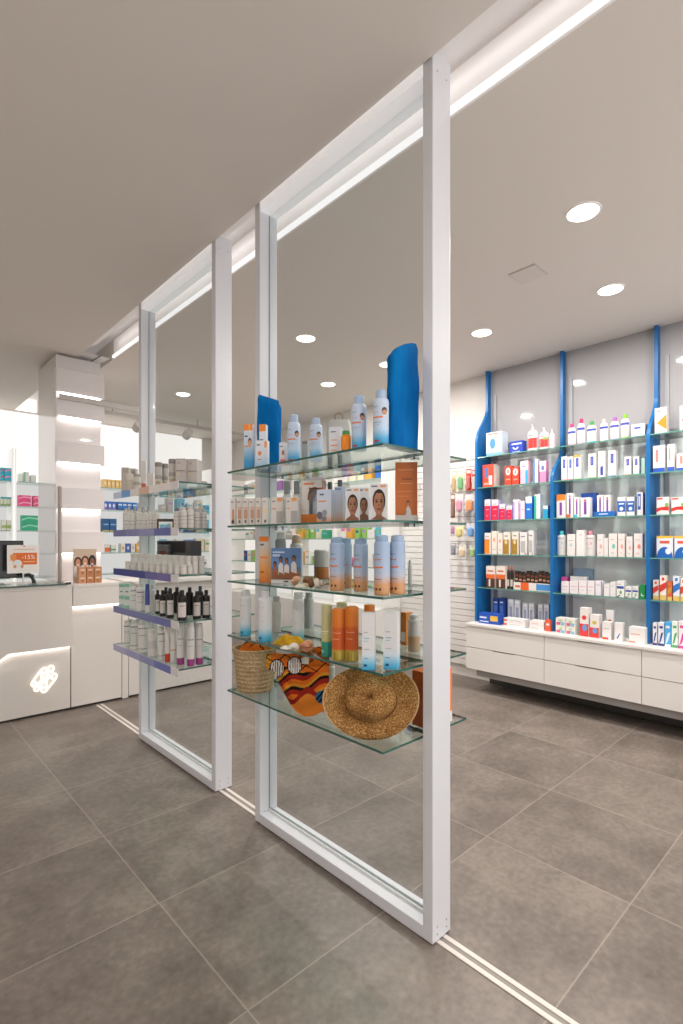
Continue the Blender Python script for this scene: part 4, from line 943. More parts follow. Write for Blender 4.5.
for i in range(9): w_box(0, 4, 514.6+i*3.98, 514.6+i*3.98+3.6, 571+(i % 3), 'dark wrapped bar in display tray', '#2c201c', [('r', (0, 1, .1, .34), '#dd6434'), ('r', (.1, .9, .5, .6), '#b98a6a'), ('r', (0, 1, .72, .8), '#7a3a24')], X=4.214, d=.05, lift=.0035, cat='snack bar', name='snack_bar')
w_box(0, 5, 478.5, 499, 613.5, 'long bright blue box with yellow panel', '#1d4fae', [('r', (.58, .95, .3, .8), '#e3b54a'), ('r', (.05, .4, .5, .66), '#cfd8ee'), ('r', (.05, .5, .15, .25), '#cfd8ee')], X=4.13, d=.09)
for u0, u1 in ((493, 498.2), (499, 504)): w_box(0, 5, u0, u1, 598, 'upright navy box', '#1f3f8a', [('r', (.2, .8, .4, .7), '#3f63ae'), ('r', (.2, .8, .8, .85), '#b9c4de')], X=4.26, d=.06)
for u0, u1, v in ((508, 513.6, 599), (514.4, 520, 600), (522.5, 527.6, 603), (528.6, 534, 603), (538, 542.6, 604), (543.6, 549, 604)): w_box(0, 5, u0, u1, v, 'clear and grey blister pack', '#c3c4cc', [('r', (.25, .75, .25, .7), '#8a8fae'), ('r', (.1, .9, .85, .95), '#dcdde2')], X=4.28, d=.04)
for q, lv in enumerate((0, .036)):
    w_box(0, 5, 503.5, 525, 0, ('lower', 'upper')[q]+' flat white box with red corner', W0, [('r', (0, .16, .2, .7), '#d8604c'), ('r', (.3, .8, .4, .55), '#b9c0cc')], X=4.15, d=.09, h=.034, lift=lv)
    w_box(0, 5, 529.5, 544, 0, ('lower', 'upper')[q]+' flat white box with orange line', W0, [('r', (.1, .6, .3, .42), '#e0a080')], X=4.15, d=.09, h=.036, lift=lv*1.05)
w_box(0, 5, 545, 550.4, 620, 'small red and white box', '#dd5a3a', [('r', (.2, .8, .5, .7), '#ecd5ca')], X=4.15, d=.05)
# middle bay
wbt = [('r', (.12, .9, .56, .66), BLU)]
for u0, u1, v, cap, low, desc in ((568, 576, 424, '#e0327e', '#ea86b4', 'white bottle with pink cap and pink print'), (577.4, 585.2, 419, '#c81f64', '#e6a3bf', 'taller white bottle with crimson cap'), (587.2, 596.6, 421.5, '#3c9a46', '#3fb2c4', 'white bottle with green cap'), (600, 608.4, 419, '#b9b6b6', '#d3d0d0', 'white bottle with grey cap'), (610.4, 619.4, 417.5, '#a45cb4', '#c8a4d4', 'white bottle with lilac cap'), (620.8, 629.6, 414.5, '#7fbf1f', '#a8d05a', 'white bottle with lime green cap')):
    w_bot(1, 0, u0, u1, v, desc, W0, cap, wbt+[('r', (.1, .9, .02, .1), low), ('r', (.25, .7, .35, .38), low)], neck=.55)
w_box(1, 0, 631.2, 645, 424, 'white wide carton with blue label', W0, [('r', (.2, .7, .62, .78), BLU), ('r', (0, 1, 0, .06), '#9cc45a')], d=.07)
def bv(c): return [('r', (.3, .72, .52, .88), BLU), ('r', (.46, .56, .58, .82), '#8f98d0'), ('r', (0, 1, 0, .05), c)]
for u0, u1, v, c, desc in ((561.3, 567, 456.5, '#e58a3a', 'white box with upright blue label and orange foot'), (567.7, 573, 456.5, '#d86a9a', 'white box with upright blue label and pink foot'), (588.2, 595.6, 453.5, '#8cbf3f', 'white box with upright blue label and green foot'), (608.4, 615.6, 450.5, '#7a8fcf', 'white box with upright blue label and blue foot')):
    w_box(1, 1, u0, u1, v, desc, W0, bv(c), d=.05)
w_box(1, 1, 573.8, 580.5, 455, 'white box with orange top strip', W0, bv('#9fc45a')+[('r', (0, 1, .92, 1), '#eda23a')], d=.06, top='#eda23a')
w_box(1, 1, 598.4, 605, 451, 'white box with low blue label and silver top', W0, [('r', (.3, .72, .08, .42), BLU), ('r', (.2, .8, .7, .95), '#c0bfc6')], d=.05)
w_box(1, 1, 624.4, 631, 456.5, 'short white box with orange foot', W0, bv('#f0913a'), d=.05); w_box(1, 1, 633.2, 639.2, 456.5, 'short white box with teal foot', W0, bv('#58b8a8'), d=.05)
w_box(1, 1, 641.4, 645, 458, 'pale mint pack', '#a9cfc0', (), d=.02)
pv = lambda c: [('r', (.36, .64, .15, .8), '#7a3f9a'), ('e', (.5, .86, .14, .05), '#d0406a'), ('r', (0, .6, 0, .14), c)]
w_box(1, 2, 556.4, 565.4, 494.5, 'white box with wide orange top', W0, [('r', (0, 1, .74, 1), '#f08428'), ('r', (.36, .62, .12, .66), '#7a3f9a')], d=.06)
for u0, u1, v, c, desc in ((566.6, 573, 493, '#ee5f2a', 'white box with purple name and orange corner'), (574, 579.4, 497, '#3fb5c4', 'white box with purple name and cyan corner'), (580.4, 590, 497.5, '#dfe0e6', 'wide white box with purple name'), (597, 603.2, 495, '#dfe0e6', 'white box with purple name above blue tray'), (604, 610.6, 495, '#d9c9e2', 'white box with purple name and lilac corner')):
    w_box(1, 2, u0, u1, v, desc, W0, pv(c), d=.05, X=4.24 if u0 > 595 else 4.215)
w_box(1, 2, 581, 596, 493, 'blue carton behind the white boxes', '#2a55b0', (), X=4.30, d=.06)
w_box(1, 2, 593.4, 614.6, 511.5, 'low blue tray with white lettering', '#1f66b4', [('r', (.25, .7, .4, .6), '#cfdcee')], X=4.19, d=.045, cat='tray')
for u0, u1 in ((617.4, 625.4), (626.6, 634.4)): w_box(1, 2, u0, u1, 497, 'white and blue box with pale emblem', W0, [('r', (0, 1, .22, .78), '#2d5cb0'), ('e', (.5, .38, .24, .1), '#d5e6e0'), ('r', (.15, .85, .6, .68), '#cfd8ee')], d=.05)
w_box(1, 2, 637.4, 643, 492.5, 'tall white and blue box', W0, [('r', (.05, .6, .25, .95), '#2456ae'), ('r', (.2, .45, .4, .85), '#c3cfe8')], d=.05, side='#2456ae')
cr_ = [('e', (.5, .5, .18, .08), '#a9cfc8'), ('r', (.25, .75, .68, .72), '#b4b0ae'), ('r', (.3, .7, .3, .32), '#c6c2c0')]
w_bot(1, 3, 557, 566, 531, 'white flat bottle with aqua cap', '#e0dcda', '#53c4cc', cr_, neck=.6, shoulder=.1, caph=.16)
w_bot(1, 3, 585.4, 595.6, 531, 'white flat bottle with pink cap', '#e0dcda', '#ef93a8', [('e', (.5, .5, .18, .08), '#e0a9b0')]+cr_[1:], neck=.6, shoulder=.1, caph=.16)
w_box(1, 3, 567, 575, 534, 'cream box beside aqua capped bottle', '#e2dcd8', cr_, d=.05); w_box(1, 3, 576.3, 584.4, 530, 'tall plain white box', '#e4e1de', [('r', (.3, .7, .8, .83), '#b4b0ae')], d=.05)
for u0, u1, v, c, desc in ((597, 603.6, 534, '#e0a9a0', 'white box with pale pink print'), (608.6, 617, 533.5, '#6fb9a8', 'white box with green flower print'), (618, 624.6, 533.5, '#e59a94', 'cream box with coral stripe'), (626.2, 632.4, 536.5, '#dba59e', 'shorter cream box with coral print'), (633.8, 642.6, 533.5, '#d9837c', 'white box with coral flower print')):
    w_box(1, 3, u0, u1, v, desc, '#e2dad6', [('e', (.6, .45, .2, .1), c), ('r', (.2, .7, .72, .75), '#b4aaa6'), ('r', (.3, .6, .15, .18), c)], d=.05, side='#b9c9d4' if u0 > 632 else None)
w_box(1, 3, 603.8, 608, 538, 'small thin white box', '#dcd8d6', (), d=.04)
pk = [('r', (.1, .9, .55, .6), '#d9a0b0'), ('r', (.1, .7, .3, .34), '#c9c3cc')]
for u0, u1, v in ((561.3, 569, 581.5), (569.8, 578, 581), (578.8, 586.6, 581), (587.4, 594.4, 581)): w_box(1, 4, u0, u1, v, 'low white box with pink print', '#e6dfe0', pk, d=.06)
w_box(1, 4, 561.3, 567.5, 577, 'bright magenta topped box behind', '#e05aa4', (), X=4.30, d=.05); w_box(1, 4, 570, 587, 576.5, 'long white box laid behind pink printed ones', '#e3dcdc', pk[:1], X=4.30, d=.05)
w_box(1, 4, 573.5, 593, 568.5, 'grey blue photo carton at the back', '#7f93ac', [('e', (.6, .4, .14, .2), '#2f2a2c'), ('e', (.6, .32, .1, .16), '#b08a78')], X=4.355, d=.03)
w_box(1, 4, 595.3, 602, 581, 'white box with lilac edge', '#e4e0e4', [('r', (.85, 1, 0, 1), '#8f84b8'), ('r', (.15, .7, .7, .75), '#b1aab4')], d=.06)
for u0, u1, v in ((603.8, 609.6, 584), (610.2, 615.6, 582)): w_box(1, 4, u0, u1, v, 'plain white short box', '#e2dfdf', [('r', (.2, .8, .7, .74), '#bdb8bc')], d=.06)
for u0, u1, v in ((616.4, 624.2, 581), (625.2, 631.6, 586.5), (632.4, 638.4, 586.5)): w_box(1, 4, u0, u1, v, 'white box, navy stripe, green dot', '#e4e2e0', [('r', (.05, .95, .52, .68), '#34489a'), ('e', (.55, .3, .16, .1), '#58a84a'), ('r', (.1, .6, .78, .82), '#8f8f96'), ('p', [(0, 0), (.4, .14), (.55, .14), (.2, 0)], '#3a3a44')], d=.06)
w_box(1, 4, 639.4, 645.4, 585, 'green box with white swirl', '#1f8f4a', [('e', (.55, .3, .3, .14), '#e2e8e4'), ('e', (.65, .36, .26, .12), '#1f8f4a')], d=.06)
for j, lv in enumerate((0, .062)):
    for q, (u0, u1) in enumerate(((555.6, 565.4), (565.8, 575))):
        w_box(1, 5, u0, u1, 0, ('lower', 'upper')[j]+' pack with green flower and pink diamond', '#dedbd4', [('e', (.5, .66, .2, .14), '#a9cc8a'), ('p', [(.05, .4), (.5, .48), (.45, .06), (.1, .06)], '#d85a80'), ('p', [(.5, .48), (.95, .4), (.9, .06), (.5, .06)], '#7fb8d0')], X=4.14, d=.09, h=.061, lift=lv)
for u0, u1, v, c in ((579.8, 588.6, 608, '#d93a3a'), (590, 599, 615, '#d93a3a')):
    w_box(1, 5, u0, u1, v, 'red and white box with blue oval', '#e6e0dc', [('r', (0, 1, 0, .44), c), ('e', (.55, .3, .28, .12), '#5c9ad0'), ('e', (.5, .66, .26, .08), c if u0 < 585 else '#c9b64a')], X=4.14, d=.07)
w_box(1, 5, 602.2, 611, 622, 'small white box with red bottom edge', W0, [('r', (0, .7, 0, .12), '#d8503f'), ('r', (.15, .8, .6, .65), '#b8b4b4')], X=4.13, d=.06)
w_box(1, 5, 606, 613.6, 610, 'small white box with red mark behind', W0, [('e', (.5, .5, .3, .16), '#c94f4a')], X=4.24, d=.05, lift=0)
w_box(1, 5, 614.4, 622.6, 623, 'small white box with blue arrow', W0, [('p', [(.25, .15), (.4, .1), (.7, .4), (.6, .42)], '#3f62b4')], X=4.13, d=.05)
w_box(1, 5, 628.8, 645, 627.5, 'low wide white box with red line', '#e6e2df', [('r', (.1, .7, .55, .6), '#e0a08c'), ('r', (0, .4, .05, .12), '#de7a62')], X=4.12, d=.08)
# right bay
w_box(2, 0, 654.6, 667, 407.5, 'white box with orange triangle', W0, [('p', [(.15, .42), (.98, .12), (.98, .72)], '#f08a1f'), ('r', (.15, .5, .84, .87), '#4a4a50')], d=.06, side='#d8d3d0')
w_box(2, 0, 679.6, 692, 405, 'white box with red triangle', W0, [('p', [(.15, .42), (.98, .12), (.98, .72)], '#d83a34'), ('r', (.15, .5, .84, .87), '#4a4a50')], d=.06)
for u0, u1, v in ((652.8, 665, 445.5), (667.2, 674.4, 444), (676.4, 690, 453)): w_box(2, 1, u0, u1, v, 'white box with royal blue base', W0, [('r', (0, 1, 0, .17), '#2f5cc0'), ('r', (.25, .45, .4, .85), '#d98a84')], d=.06)
for u0, u1 in ((656.4, 669, ), (671.2, 686)): w_box(2, 2, u0, u1, 497, 'white carton with curved red band', W0, [('p', [(0, .16), (.4, .26), (1, .22), (1, .46), (.4, .44), (0, .36)], '#d2322e'), ('r', (.05, .5, .86, .95), '#d8504a'), ('e', (.82, .55, .14, .12), '#7cae5a')], d=.08)
for u0, u1 in ((656.4, 673), (674.2, 690)): w_box(2, 3, u0, u1, 536, 'white and blue carton with yellow top', '#dfe3ea', [('r', (0, 1, .9, 1), '#eebc3a'), ('p', ell(.5, .0, .5, .5, 14, 0, PI), '#1f63b4'), ('e', (.72, .3, .18, .14), '#e2e8f0'), ('r', (.2, .8, .66, .78), '#d8584a')], d=.09)
tcol = [('#d83a30', '#e8dcd4'), ('#cf3a2c', '#f0e4d8'), ('#c98f3a', '#d65a3c'), ('#2f74c0', '#e0e4ea'), ('#d8463a', '#e8dcd4')]
for i, (u0, u1) in enumerate(((653, 658.6), (659.8, 666.4), (667.2, 672), (673, 679.6), (680.4, 687))):
    w_box(2, 4, u0, u1, (580, 575.5, 581.5, 576, 578)[i], ['white toothpaste box with red top', 'taller white and red toothpaste box', 'ochre and orange toothpaste box', 'white toothpaste box with blue arch', 'red and white toothpaste box'][i], tcol[i][1], [('r', (0, 1, 0, .2), '#dfc06a'), ('p', [(0, .3), (1, .5), (1, .75), (0, .6)], tcol[i][0]), ('r', (.3, .7, .8, .92), tcol[i][0])], d=.05)
for i, (u0, u1, c, c2) in enumerate(((652.8, 657, '#e0dde2', '#3a3f8a'), (658.2, 664, '#dfe0e6', '#2f3c80'), (664.6, 671, '#4aa4dc', '#dbe6f0'), (671.6, 677.8, '#e2ece2', '#54a46a'), (678.4, 686, '#e6dfe2', '#cf4f9a'))):
    w_box(2, 5, u0, u1, 623-i*.4, ['narrow white and indigo dental box', 'white dental box with navy print', 'sky blue dental box', 'white and green dental box', 'white and magenta dental box'][i], c, [('p', [(.1, .1), (.5, .2), (.9, .6), (.5, .55)], c2), ('r', (0, 1, 0, .1), c2), ('r', (.2, .8, .75, .85), c2)], X=4.16, d=.06)

# ================================================================== RIGHT WALL: slat wall with hanging packs
sw = MB(); sx = XR-.03; slm = mat('#e6e2de', .4); gv = mat('#b9b4b0', .7)
sw.box(sx+.010, XR-.001, 2.70, 3.75, .12, 2.22, gv)
z = .12
while z < 2.20:
    sw.box(sx, sx+.013, 2.70, 3.75, z, min(z+.056, 2.22), slm); z += .062
tag(sw.build('slat_wall_panel'), 'white grooved slat wall panel left of the blue bays', 'slat wall')
HL = 'on the white slat wall'
def blister(u0, u1, v0, v1, cc, blob, desc, X=4.33):
    y = YX((u0+u1)/2, X); w = abs(YX(u0, X)-YX(u1, X))*.96; z1 = ZV(v0, X, y); z0 = ZV(v1, X, y); h = z1-z0
    o = empty('blister_pack', (X, y, z0)); 
    c = MB(); c.box(-.001, .001, -w/2, w/2, 0, h, mat(cc, .45)); prints(c, w, h, [('r', (.1, .9, .8, .95), '#e4dfdc')], lambda a, b, L: (-.0014, w/2-a*w, b*h)); cd = c.build('card', o)
    q = MB(); blob = '#%02x%02x%02x' % tuple(int(int(blob[i:i+2], 16)*.62+200*.38) for i in (1, 3, 5))
    q.lathe([(w*.3, 0), (w*.36, h*.06), (w*.36, h*.5), (w*.2, h*.6)], mat(blob, .3), 14, -.012, 0, .3, 1, cap=True); bl = q.build('bubble', cd); bl.location.z = h*.08
    p = MB(); p.tube([(-.02, 0, h*.965), (sx-X, 0, h*.965)], .0025, mat('#b9bcc0', .25, 1), 6); p.build('hook', o)
    reg(o, desc, HL, 'blister pack', -y, 'blister packs on the slat wall')
for r in [(457.2, 464.4, 471, 490, '#cfe0b0', '#3f9a4a', 'green toothbrush pack, top row'), (466, 471.5, 469, 490.5, '#d8402e', '#c02f2a', 'red pack, top row'), (472, 476.8, 470, 490.5, '#c9463c', '#d9d2ce', 'red and white pack, top row'),
          (451.6, 456.4, 471, 492, '#dcc9a4', '#b98a4a', 'ochre pack, top row'), (455.6, 463.4, 494, 512, '#e2d8da', '#e07aa0', 'pink pack, second row'), (465, 474.8, 494, 512, '#e0dbe2', '#ee7a2a', 'orange pack, second row'), (450.8, 455, 494, 518, '#8a5a3c', '#6a3a2a', 'brown bottle pack, second row'),
          (455.4, 463.6, 524, 537, '#ece2b8', '#e2c860', 'yellow pack, third row'), (466.6, 475, 523, 537, '#dcdfe8', '#4a8fd8', 'blue pack, third row'), (450.6, 454.6, 524, 534, '#c99ab4', '#a85a8a', 'plum pack, third row'),
          (458.6, 466.4, 545, 557, '#ece6da', '#e8c48a', 'cream pack, bottom row'), (469.6, 476.4, 545, 557, '#e0ead2', '#9acb5a', 'lime pack, bottom row'), (450.8, 455.8, 543, 555, '#9a9ca4', '#6c7078', 'grey pack, bottom row'),
          (425, 432, 472, 490, '#d8a0a0', '#c04a4a', 'rose pack seen through the pane, top row'), (436, 443, 472, 490, '#b8d0c0', '#58a078', 'mint pack hidden by the post, top row'), (404, 411, 473, 490, '#c8b0d8', '#8a60b0', 'lilac pack seen through the pane, top row')]:
    blister(*r)

# ================================================================== WHITE SHELVING on the back and far right walls (seen through the glass)
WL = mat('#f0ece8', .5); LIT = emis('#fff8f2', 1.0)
PALETTE = [('#e8a63c', 'amber'), ('#2f6fc4', 'blue'), ('#1f4f8a', 'navy'), ('#e6e2de', 'white'), ('#d9583c', 'red'), ('#2fa37c', 'green'), ('#e8709a', 'pink'), ('#e9e0c8', 'cream'), ('#58b8d0', 'aqua'), ('#b9b4b0', 'grey'), ('#b07ac4', 'violet'), ('#8cbf5a', 'lime')]
BZ = [2.06, 1.77, 1.48, 1.20, .92]
BKN = ['top', 'second', 'third', 'fourth', 'fifth']
def backbay(x0, x1, label, left):
    root = empty('wall_shelving', ((x0+x1)/2, YB-.03, 0)); inv = Vector(root.location); tag(root, label, 'shelving', 'white lit shelving on the back wall')
    def part(mb, nm):
        o = mb.build(nm, root); o.location = -inv; return o
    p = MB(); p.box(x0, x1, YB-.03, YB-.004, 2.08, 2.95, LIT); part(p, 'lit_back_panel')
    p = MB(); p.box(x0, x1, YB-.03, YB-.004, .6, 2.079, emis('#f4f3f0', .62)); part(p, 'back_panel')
    for xx in (x0, x1-.018): p = MB(); p.box(xx, xx+.018, YB-.34, YB-.031, 0.005, 2.45, mat('#f7f5f3', .5, emit=.25)); part(p, 'upright')  # uprights glow weakly, brightness put into the material
    for z in BZ: p = MB(); p.box(x0+.036, x1-.036, YB-.33, YB-.032, z-.006, z+.006, GS, {'-y': mat('#9fb9b0', .2)}); part(p, 'glass_shelf')
    p = MB(); p.box(x0+.036, x1-.036, YB-.36, YB-.031, .005, .62, WL); part(p, 'base_cabinet')
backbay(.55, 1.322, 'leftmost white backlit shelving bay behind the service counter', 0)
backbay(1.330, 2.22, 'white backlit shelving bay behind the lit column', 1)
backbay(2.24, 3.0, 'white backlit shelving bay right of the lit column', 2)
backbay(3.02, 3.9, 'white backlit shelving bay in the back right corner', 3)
def b_pack(k, x0, x1, h, c, desc, lift=0, shapes=(), Yf=YB-.30):
    mb = carton('carton_box', (x0+x1)/2, Yf+.05, BZ[k]+.0066+lift, x1-x0, .1, h, c, shapes, PI/2); reg(mb, desc, f'on {BKN[k]} shelf of back wall', 'box', (x0+x1)/2, 'packs on the back wall shelves')
def bu(k, u0, u1, h, c, desc, lift=0, shapes=()):
    Yf = YB-.30; b_pack(k, XY(u0, Yf), XY(u1, Yf), h, c, desc, lift, shapes)
wave = lambda c: [('p', [(0, .3), (.4, .6), (1, .45), (1, .7), (.4, .8), (0, .5)], c)]
for q in (0, 1):
    nm = ('lower', 'upper')[q]
    bu(0, .5, 4, .075, '#35bcd8', f'{nm} turquoise box at the left edge', q*.076, wave('#e0508a')); bu(0, 4.5, 13, .075, '#35bcd8', f'{nm} wide turquoise box', q*.076, wave('#f0a0c0'))
for u in (.6, 3.9, 7.2, 10.4): bu(1, u, u+2.8, .1, '#dfe8d2', 'pale green box with teal top', 0, [('r', (0, 1, .78, 1), '#35a8c0'), ('r', (0, 1, 0, .2), '#9ac06a')])
for u in (2, 7): bu(2, u, u+4.4, .12, '#e8ece0', 'white box with lime band', 0, [('r', (0, 1, .2, .5), '#a4c46a')])
bu(0, 19, 22, .1, '#e2efe6', 'pale mint box', 0); bu(0, 24, 29, .12, '#e9ece8', 'white box with green edge', 0, [('r', (0, .3, 0, 1), '#8cc4a0')]); bu(0, 31, 36, .09, '#dfe8e2', 'short pale box', 0)
for q in (0, 1): bu(1, 19, 31, .065, '#ec4f8c', ('lower', 'upper')[q]+' hot pink pad pack', q*.066, wave('#f8b0cc'))
for q in (0, 1): bu(1, 33.5, 40, .065, '#ec4f8c', ('lower', 'upper')[q]+' short pink pad pack', q*.066, wave('#f8b0cc'))
for q in (0, 1): bu(2, 22, 38, .09, '#2fae84', ('lower', 'upper')[q]+' wide green pack', q*.091, wave('#8fdcc0'))
bu(3, 20, 39, .06, '#2f7fc8', 'flat blue box', 0)
for u in (103.3, 107.4, 111.4, 115.6, 119.6): bu(0, u, u+3.6, .11, '#f0c877', 'amber box with pale front', 0, [('r', (.2, .8, .3, .7), '#f5e2b4')])
for u in (103.8, 108, 112): bu(1, u, u+3.8, .11, '#3f6fd0', 'blue and white box', 0, [('e', (.5, .5, .3, .22), '#dfe6f4'), ('r', (.2, .8, .1, .2), '#c86a8a')])
for u in (118, 122.6, 127.4, 132.6): bu(1, u, u+4.4, .11, '#2f78c8', 'bright blue box', 0, [('r', (.1, .9, .55, .75), '#cfe0f2'), ('r', (0, 1, 0, .2), '#1f4f9a')])
for u in (102.5, 109.8): bu(2, u, u+6.8, .17, '#1f5a90', 'large navy box', 0, [('r', (.15, .85, .5, .6), '#7fb0d8'), ('r', (0, 1, .0, .1), '#c9b04a')])
bu(3, 104.8, 110, .11, '#e2e0dc', 'white box with orange lower half', 0, [('r', (0, 1, .1, .6), '#e8703a')]); bu(3, 111, 116, .1, '#dfe4da', 'white box with green stripe', 0, [('r', (0, 1, .3, .5), '#5aa070')])
for i, u in enumerate((121, 126, 131, 136)): bu(3, u, u+4.2, .12, ('#e6e2da', '#4a68b0', '#e6e2da', '#d8a860')[i], ('white box with tan spot', 'blue box', 'plain pale box', 'tan box')[i], 0, [('e', (.5, .5, .25, .2), ('#d0a070', '#c9d4ec', '#b0b4b8', '#efe0c0')[i])])
rnd = random.Random(21)
for k in range(5):          # what shows behind the far partition and between the posts
    x = XY(140, YB-.3)
    while x < 3.85:
        w = rnd.uniform(.07, .13); c, nm = rnd.choice(PALETTE[:1]+PALETTE[3:4]*4+PALETTE[7:10]*2+PALETTE[1:2])
        if min(abs(x+w/2-q) for q in (2.22, 2.24, 3.0, 3.02)) > w/2+.04: b_pack(k, x, x+w, rnd.uniform(.1, .2), c, f'{nm} box', 0, [('r', (.15, .85, .55, .7), rnd.choice(PALETTE)[0])])
        x += w+rnd.uniform(.012, .08)
# far right wall, beyond the slat wall
root = empty('wall_shelving', (XR-.02, 5.4, 0)); inv = Vector(root.location); tag(root, 'long white shelving beyond the slat wall on the far right wall', 'shelving')
def part(mb, nm):
    o = mb.build(nm, root); o.location = -inv; return o
RZ = [2.05, 1.72, 1.385, 1.06]
p = MB(); p.box(XR-.03, XR-.004, 3.80, 7.0, .6, 2.3, emis('#fff8f0', .75)); part(p, 'lit_back_panel')
for yy in (3.80, 4.6, 5.4, 6.2, 6.97): p = MB(); p.box(XR-.30, XR-.031, yy-.015, yy+.015, .62, 2.3, WL); part(p, 'upright')
for z in RZ: p = MB(); p.box(XR-.29, XR-.032, 3.82, 6.95, z-.006, z+.006, GS, {'-x': mat('#8fae a4'.replace(' ', ''), .2)}); part(p, 'glass_shelf')
p = MB(); p.box(CX, XR-.004, 3.80, 7.0, .005, .614, CW); part(p, 'base_cabinet')
for k in range(4):
    y = 3.85
    while y < 6.6:
        w = rnd.uniform(.06, .11); c, nm = rnd.choice(PALETTE+PALETTE[3:4]*5)
        if min(abs(y+w/2-q) for q in (3.8, 4.6, 5.4, 6.2)) > w/2+.03:
            o = carton('carton_box', XR-.22, y+w/2, RZ[k]+.0066, w, .1, rnd.uniform(.09, .17), c, [('r', (.15, .85, .5, .7), rnd.choice(PALETTE)[0])])
            reg(o, f'{nm} box', f'on {BKN[k]} shelf of far right wall', 'box', -y, 'packs on the far right wall shelves')
        y += w+rnd.uniform(.008, .07)

# ================================================================== SERVICE COUNTER, LIT COLUMN
CB = mat('#d9d3cd', .45); YF = 4.52
def counter(x0, x1, label, slab_z, led=True, notch=False):
    root = empty('service_counter', ((x0+x1)/2, YF+.3, 0)); inv = Vector(root.location); tag(root, label, 'counter', 'white service counters')
    def part(mb, nm):
        o = mb.build(nm, root); o.location = -inv; return o
    p = MB(); p.box(x0+.002, x1-.002, YF, YF+.55, .02, .98, CB); part(p, 'lower_panel')
    p = MB(); p.box(x0+.03, x1-.002, YF+.03, YF+.5, .0, .0195, mat('#3a3735', .6)); part(p, 'plinth')
    if slab_z:
        if notch: poly = [(x0+.001, slab_z-.42), (.62, slab_z-.13), (.80, slab_z), (x1-.001, slab_z), (x1-.001, .985), (x0+.001, .985)]
        else: poly = [(x0+.001, slab_z), (x1-.001, slab_z), (x1-.001, .985), (x0+.001, .985)]
        p = MB(); p.prism(poly, 'y', YF-.055, YF-.001, CB); part(p, 'front_apron')
        p = MB()
        if notch: 
            p.prism([(x0+.01, slab_z-.424), (.62, slab_z-.135), (.80, slab_z-.004), (x1-.005, slab_z-.004), (x1-.005, slab_z-.001), (.80, slab_z-.001), (.62, slab_z-.131), (x0+.01, slab_z-.42)], 'y', YF-.022, YF-.004, emis('#fff6ee', 9))
        else: p.box(x0+.005, x1-.005, YF-.022, YF-.004, slab_z-.004, slab_z-.001, emis('#fff6ee', 9))
        part(p, 'light_strip')
    p = MB(); p.box(x0, x1, YF-.058, YF+.56, .9855, 1.012, CB, bev=.002); part(p, 'counter_top')
    return root, part
r1, part1 = counter(-1.6, 1.238, 'white counter with lit linked emblem and sloping lit apron', .523, True, True)
p = MB(); p.box(-1.5, 1.20, YF-.07, YF+.2, 1.0125, 1.024, GS, {'-y': mat('#4a5a55', .2), '+x': mat('#4a5a55', .2)}); part1(p, 'glass_ledge')
# lit emblem of linked loops
def emblem():
    mb = MB(); m = emis('#fff3df', 1.7); ex, ez = 1.047, ZV(679.3, 1.047, YF)
    def L(a, b): return (ex+(a-332)/350*.178, YF-.010, ez-(b-338)/340*.195)
    def ring(a, b, r): mb.tube([L(a+r*math.cos(2*PI*k/16), b+r*math.sin(2*PI*k/16)) for k in range(16)], .0062, m, 8, True)
    def stroke(*p): mb.tube([L(*q) for q in p], .0062, m, 8)
    for a, b, r in ((192, 376, 30), (332, 218, 36), (424, 208, 42), (468, 318, 38), (330, 476, 36), (232, 446, 32)): ring(a, b, r)
    stroke((170, 352), (302, 192)); stroke((352, 506), (496, 348)); stroke((215, 402), (300, 345), (395, 275)); stroke((262, 420), (350, 362), (440, 300))
    stroke((300, 245), (298, 345)); stroke((360, 245), (395, 280)); stroke((365, 360), (362, 455)); stroke((262, 418), (300, 452))
    part1(mb, 'emblem')
emblem()
counter(1.242, 1.642, 'narrow white counter block with lit apron under the column', .835, True)
r3, part3 = counter(1.70, 2.72, 'white counter behind the far partition', None)
p = MB(); p.box(1.646, 1.697, YF, YF+.5, .005, .98, CB); struct(p.build('trim_6'))
# column of stacked lit panels
CYF = 4.86
root = empty('display_column', (1.38, CYF+.25, 1.0125)); inv = Vector(root.location); tag(root, 'white ceiling high column of stacked panels with lit gaps', 'column')
def part(mb, nm):
    o = mb.build(nm, root); o.location = -inv; return o
cm = mat('#d8d3d2', .35, coat=.3); cs = mat('#dcdada', .08, spec=.7, coat=.5)
cx0, cx1 = XY(55.5, CYF), XY(103, CYF)
p = MB(); p.box(cx0+.01, cx1-.012, CYF+.03, CYF+.62, 1.0126, 2.96, cm, {'-x': cs}); part(p, 'column_core')
for va, vb in ((371, 394.5), (401, 418), (443, 463), (488, 509), (532, 553)):
    za, zb = ZV(va, 1.37, CYF), ZV(vb, 1.37, CYF)
    p = MB(); p.box(cx0, cx1+.006, CYF-.02, CYF+.03, zb, za, cm, bev=.002); part(p, 'front_panel')
    p = MB(); p.box(cx0+.03, cx1-.02, CYF+.004, CYF+.024, zb-.006, zb-.001, emis('#fff6f0', 12)); part(p, 'light_strip')
p = MB(); p.box(cx0+.02, cx1+.4, CYF-.045, CYF-.025, ZV(402.5, 1.37, CYF), ZV(397.5, 1.37, CYF), mat('#b9b3af', .4)); part(p, 'cross_rail')
p = MB(); p.add([(1.41, 4.75, CEIL+.005), (1.63, 4.75, CEIL+.005), (1.63, 5.3, CEIL+.04), (1.41, 5.3, CEIL+.04)], [(0, 1, 2, 3)], mat('#efedec', .5)); p.add([(1.535, 4.74, CEIL+.004), (1.55, 4.74, CEIL+.004), (1.55, 5.3, CEIL+.039), (1.535, 5.3, CEIL+.039)], [(0, 1, 2, 3)], mat('#6f6a66', .5)); struct(p.build('trim_7'))
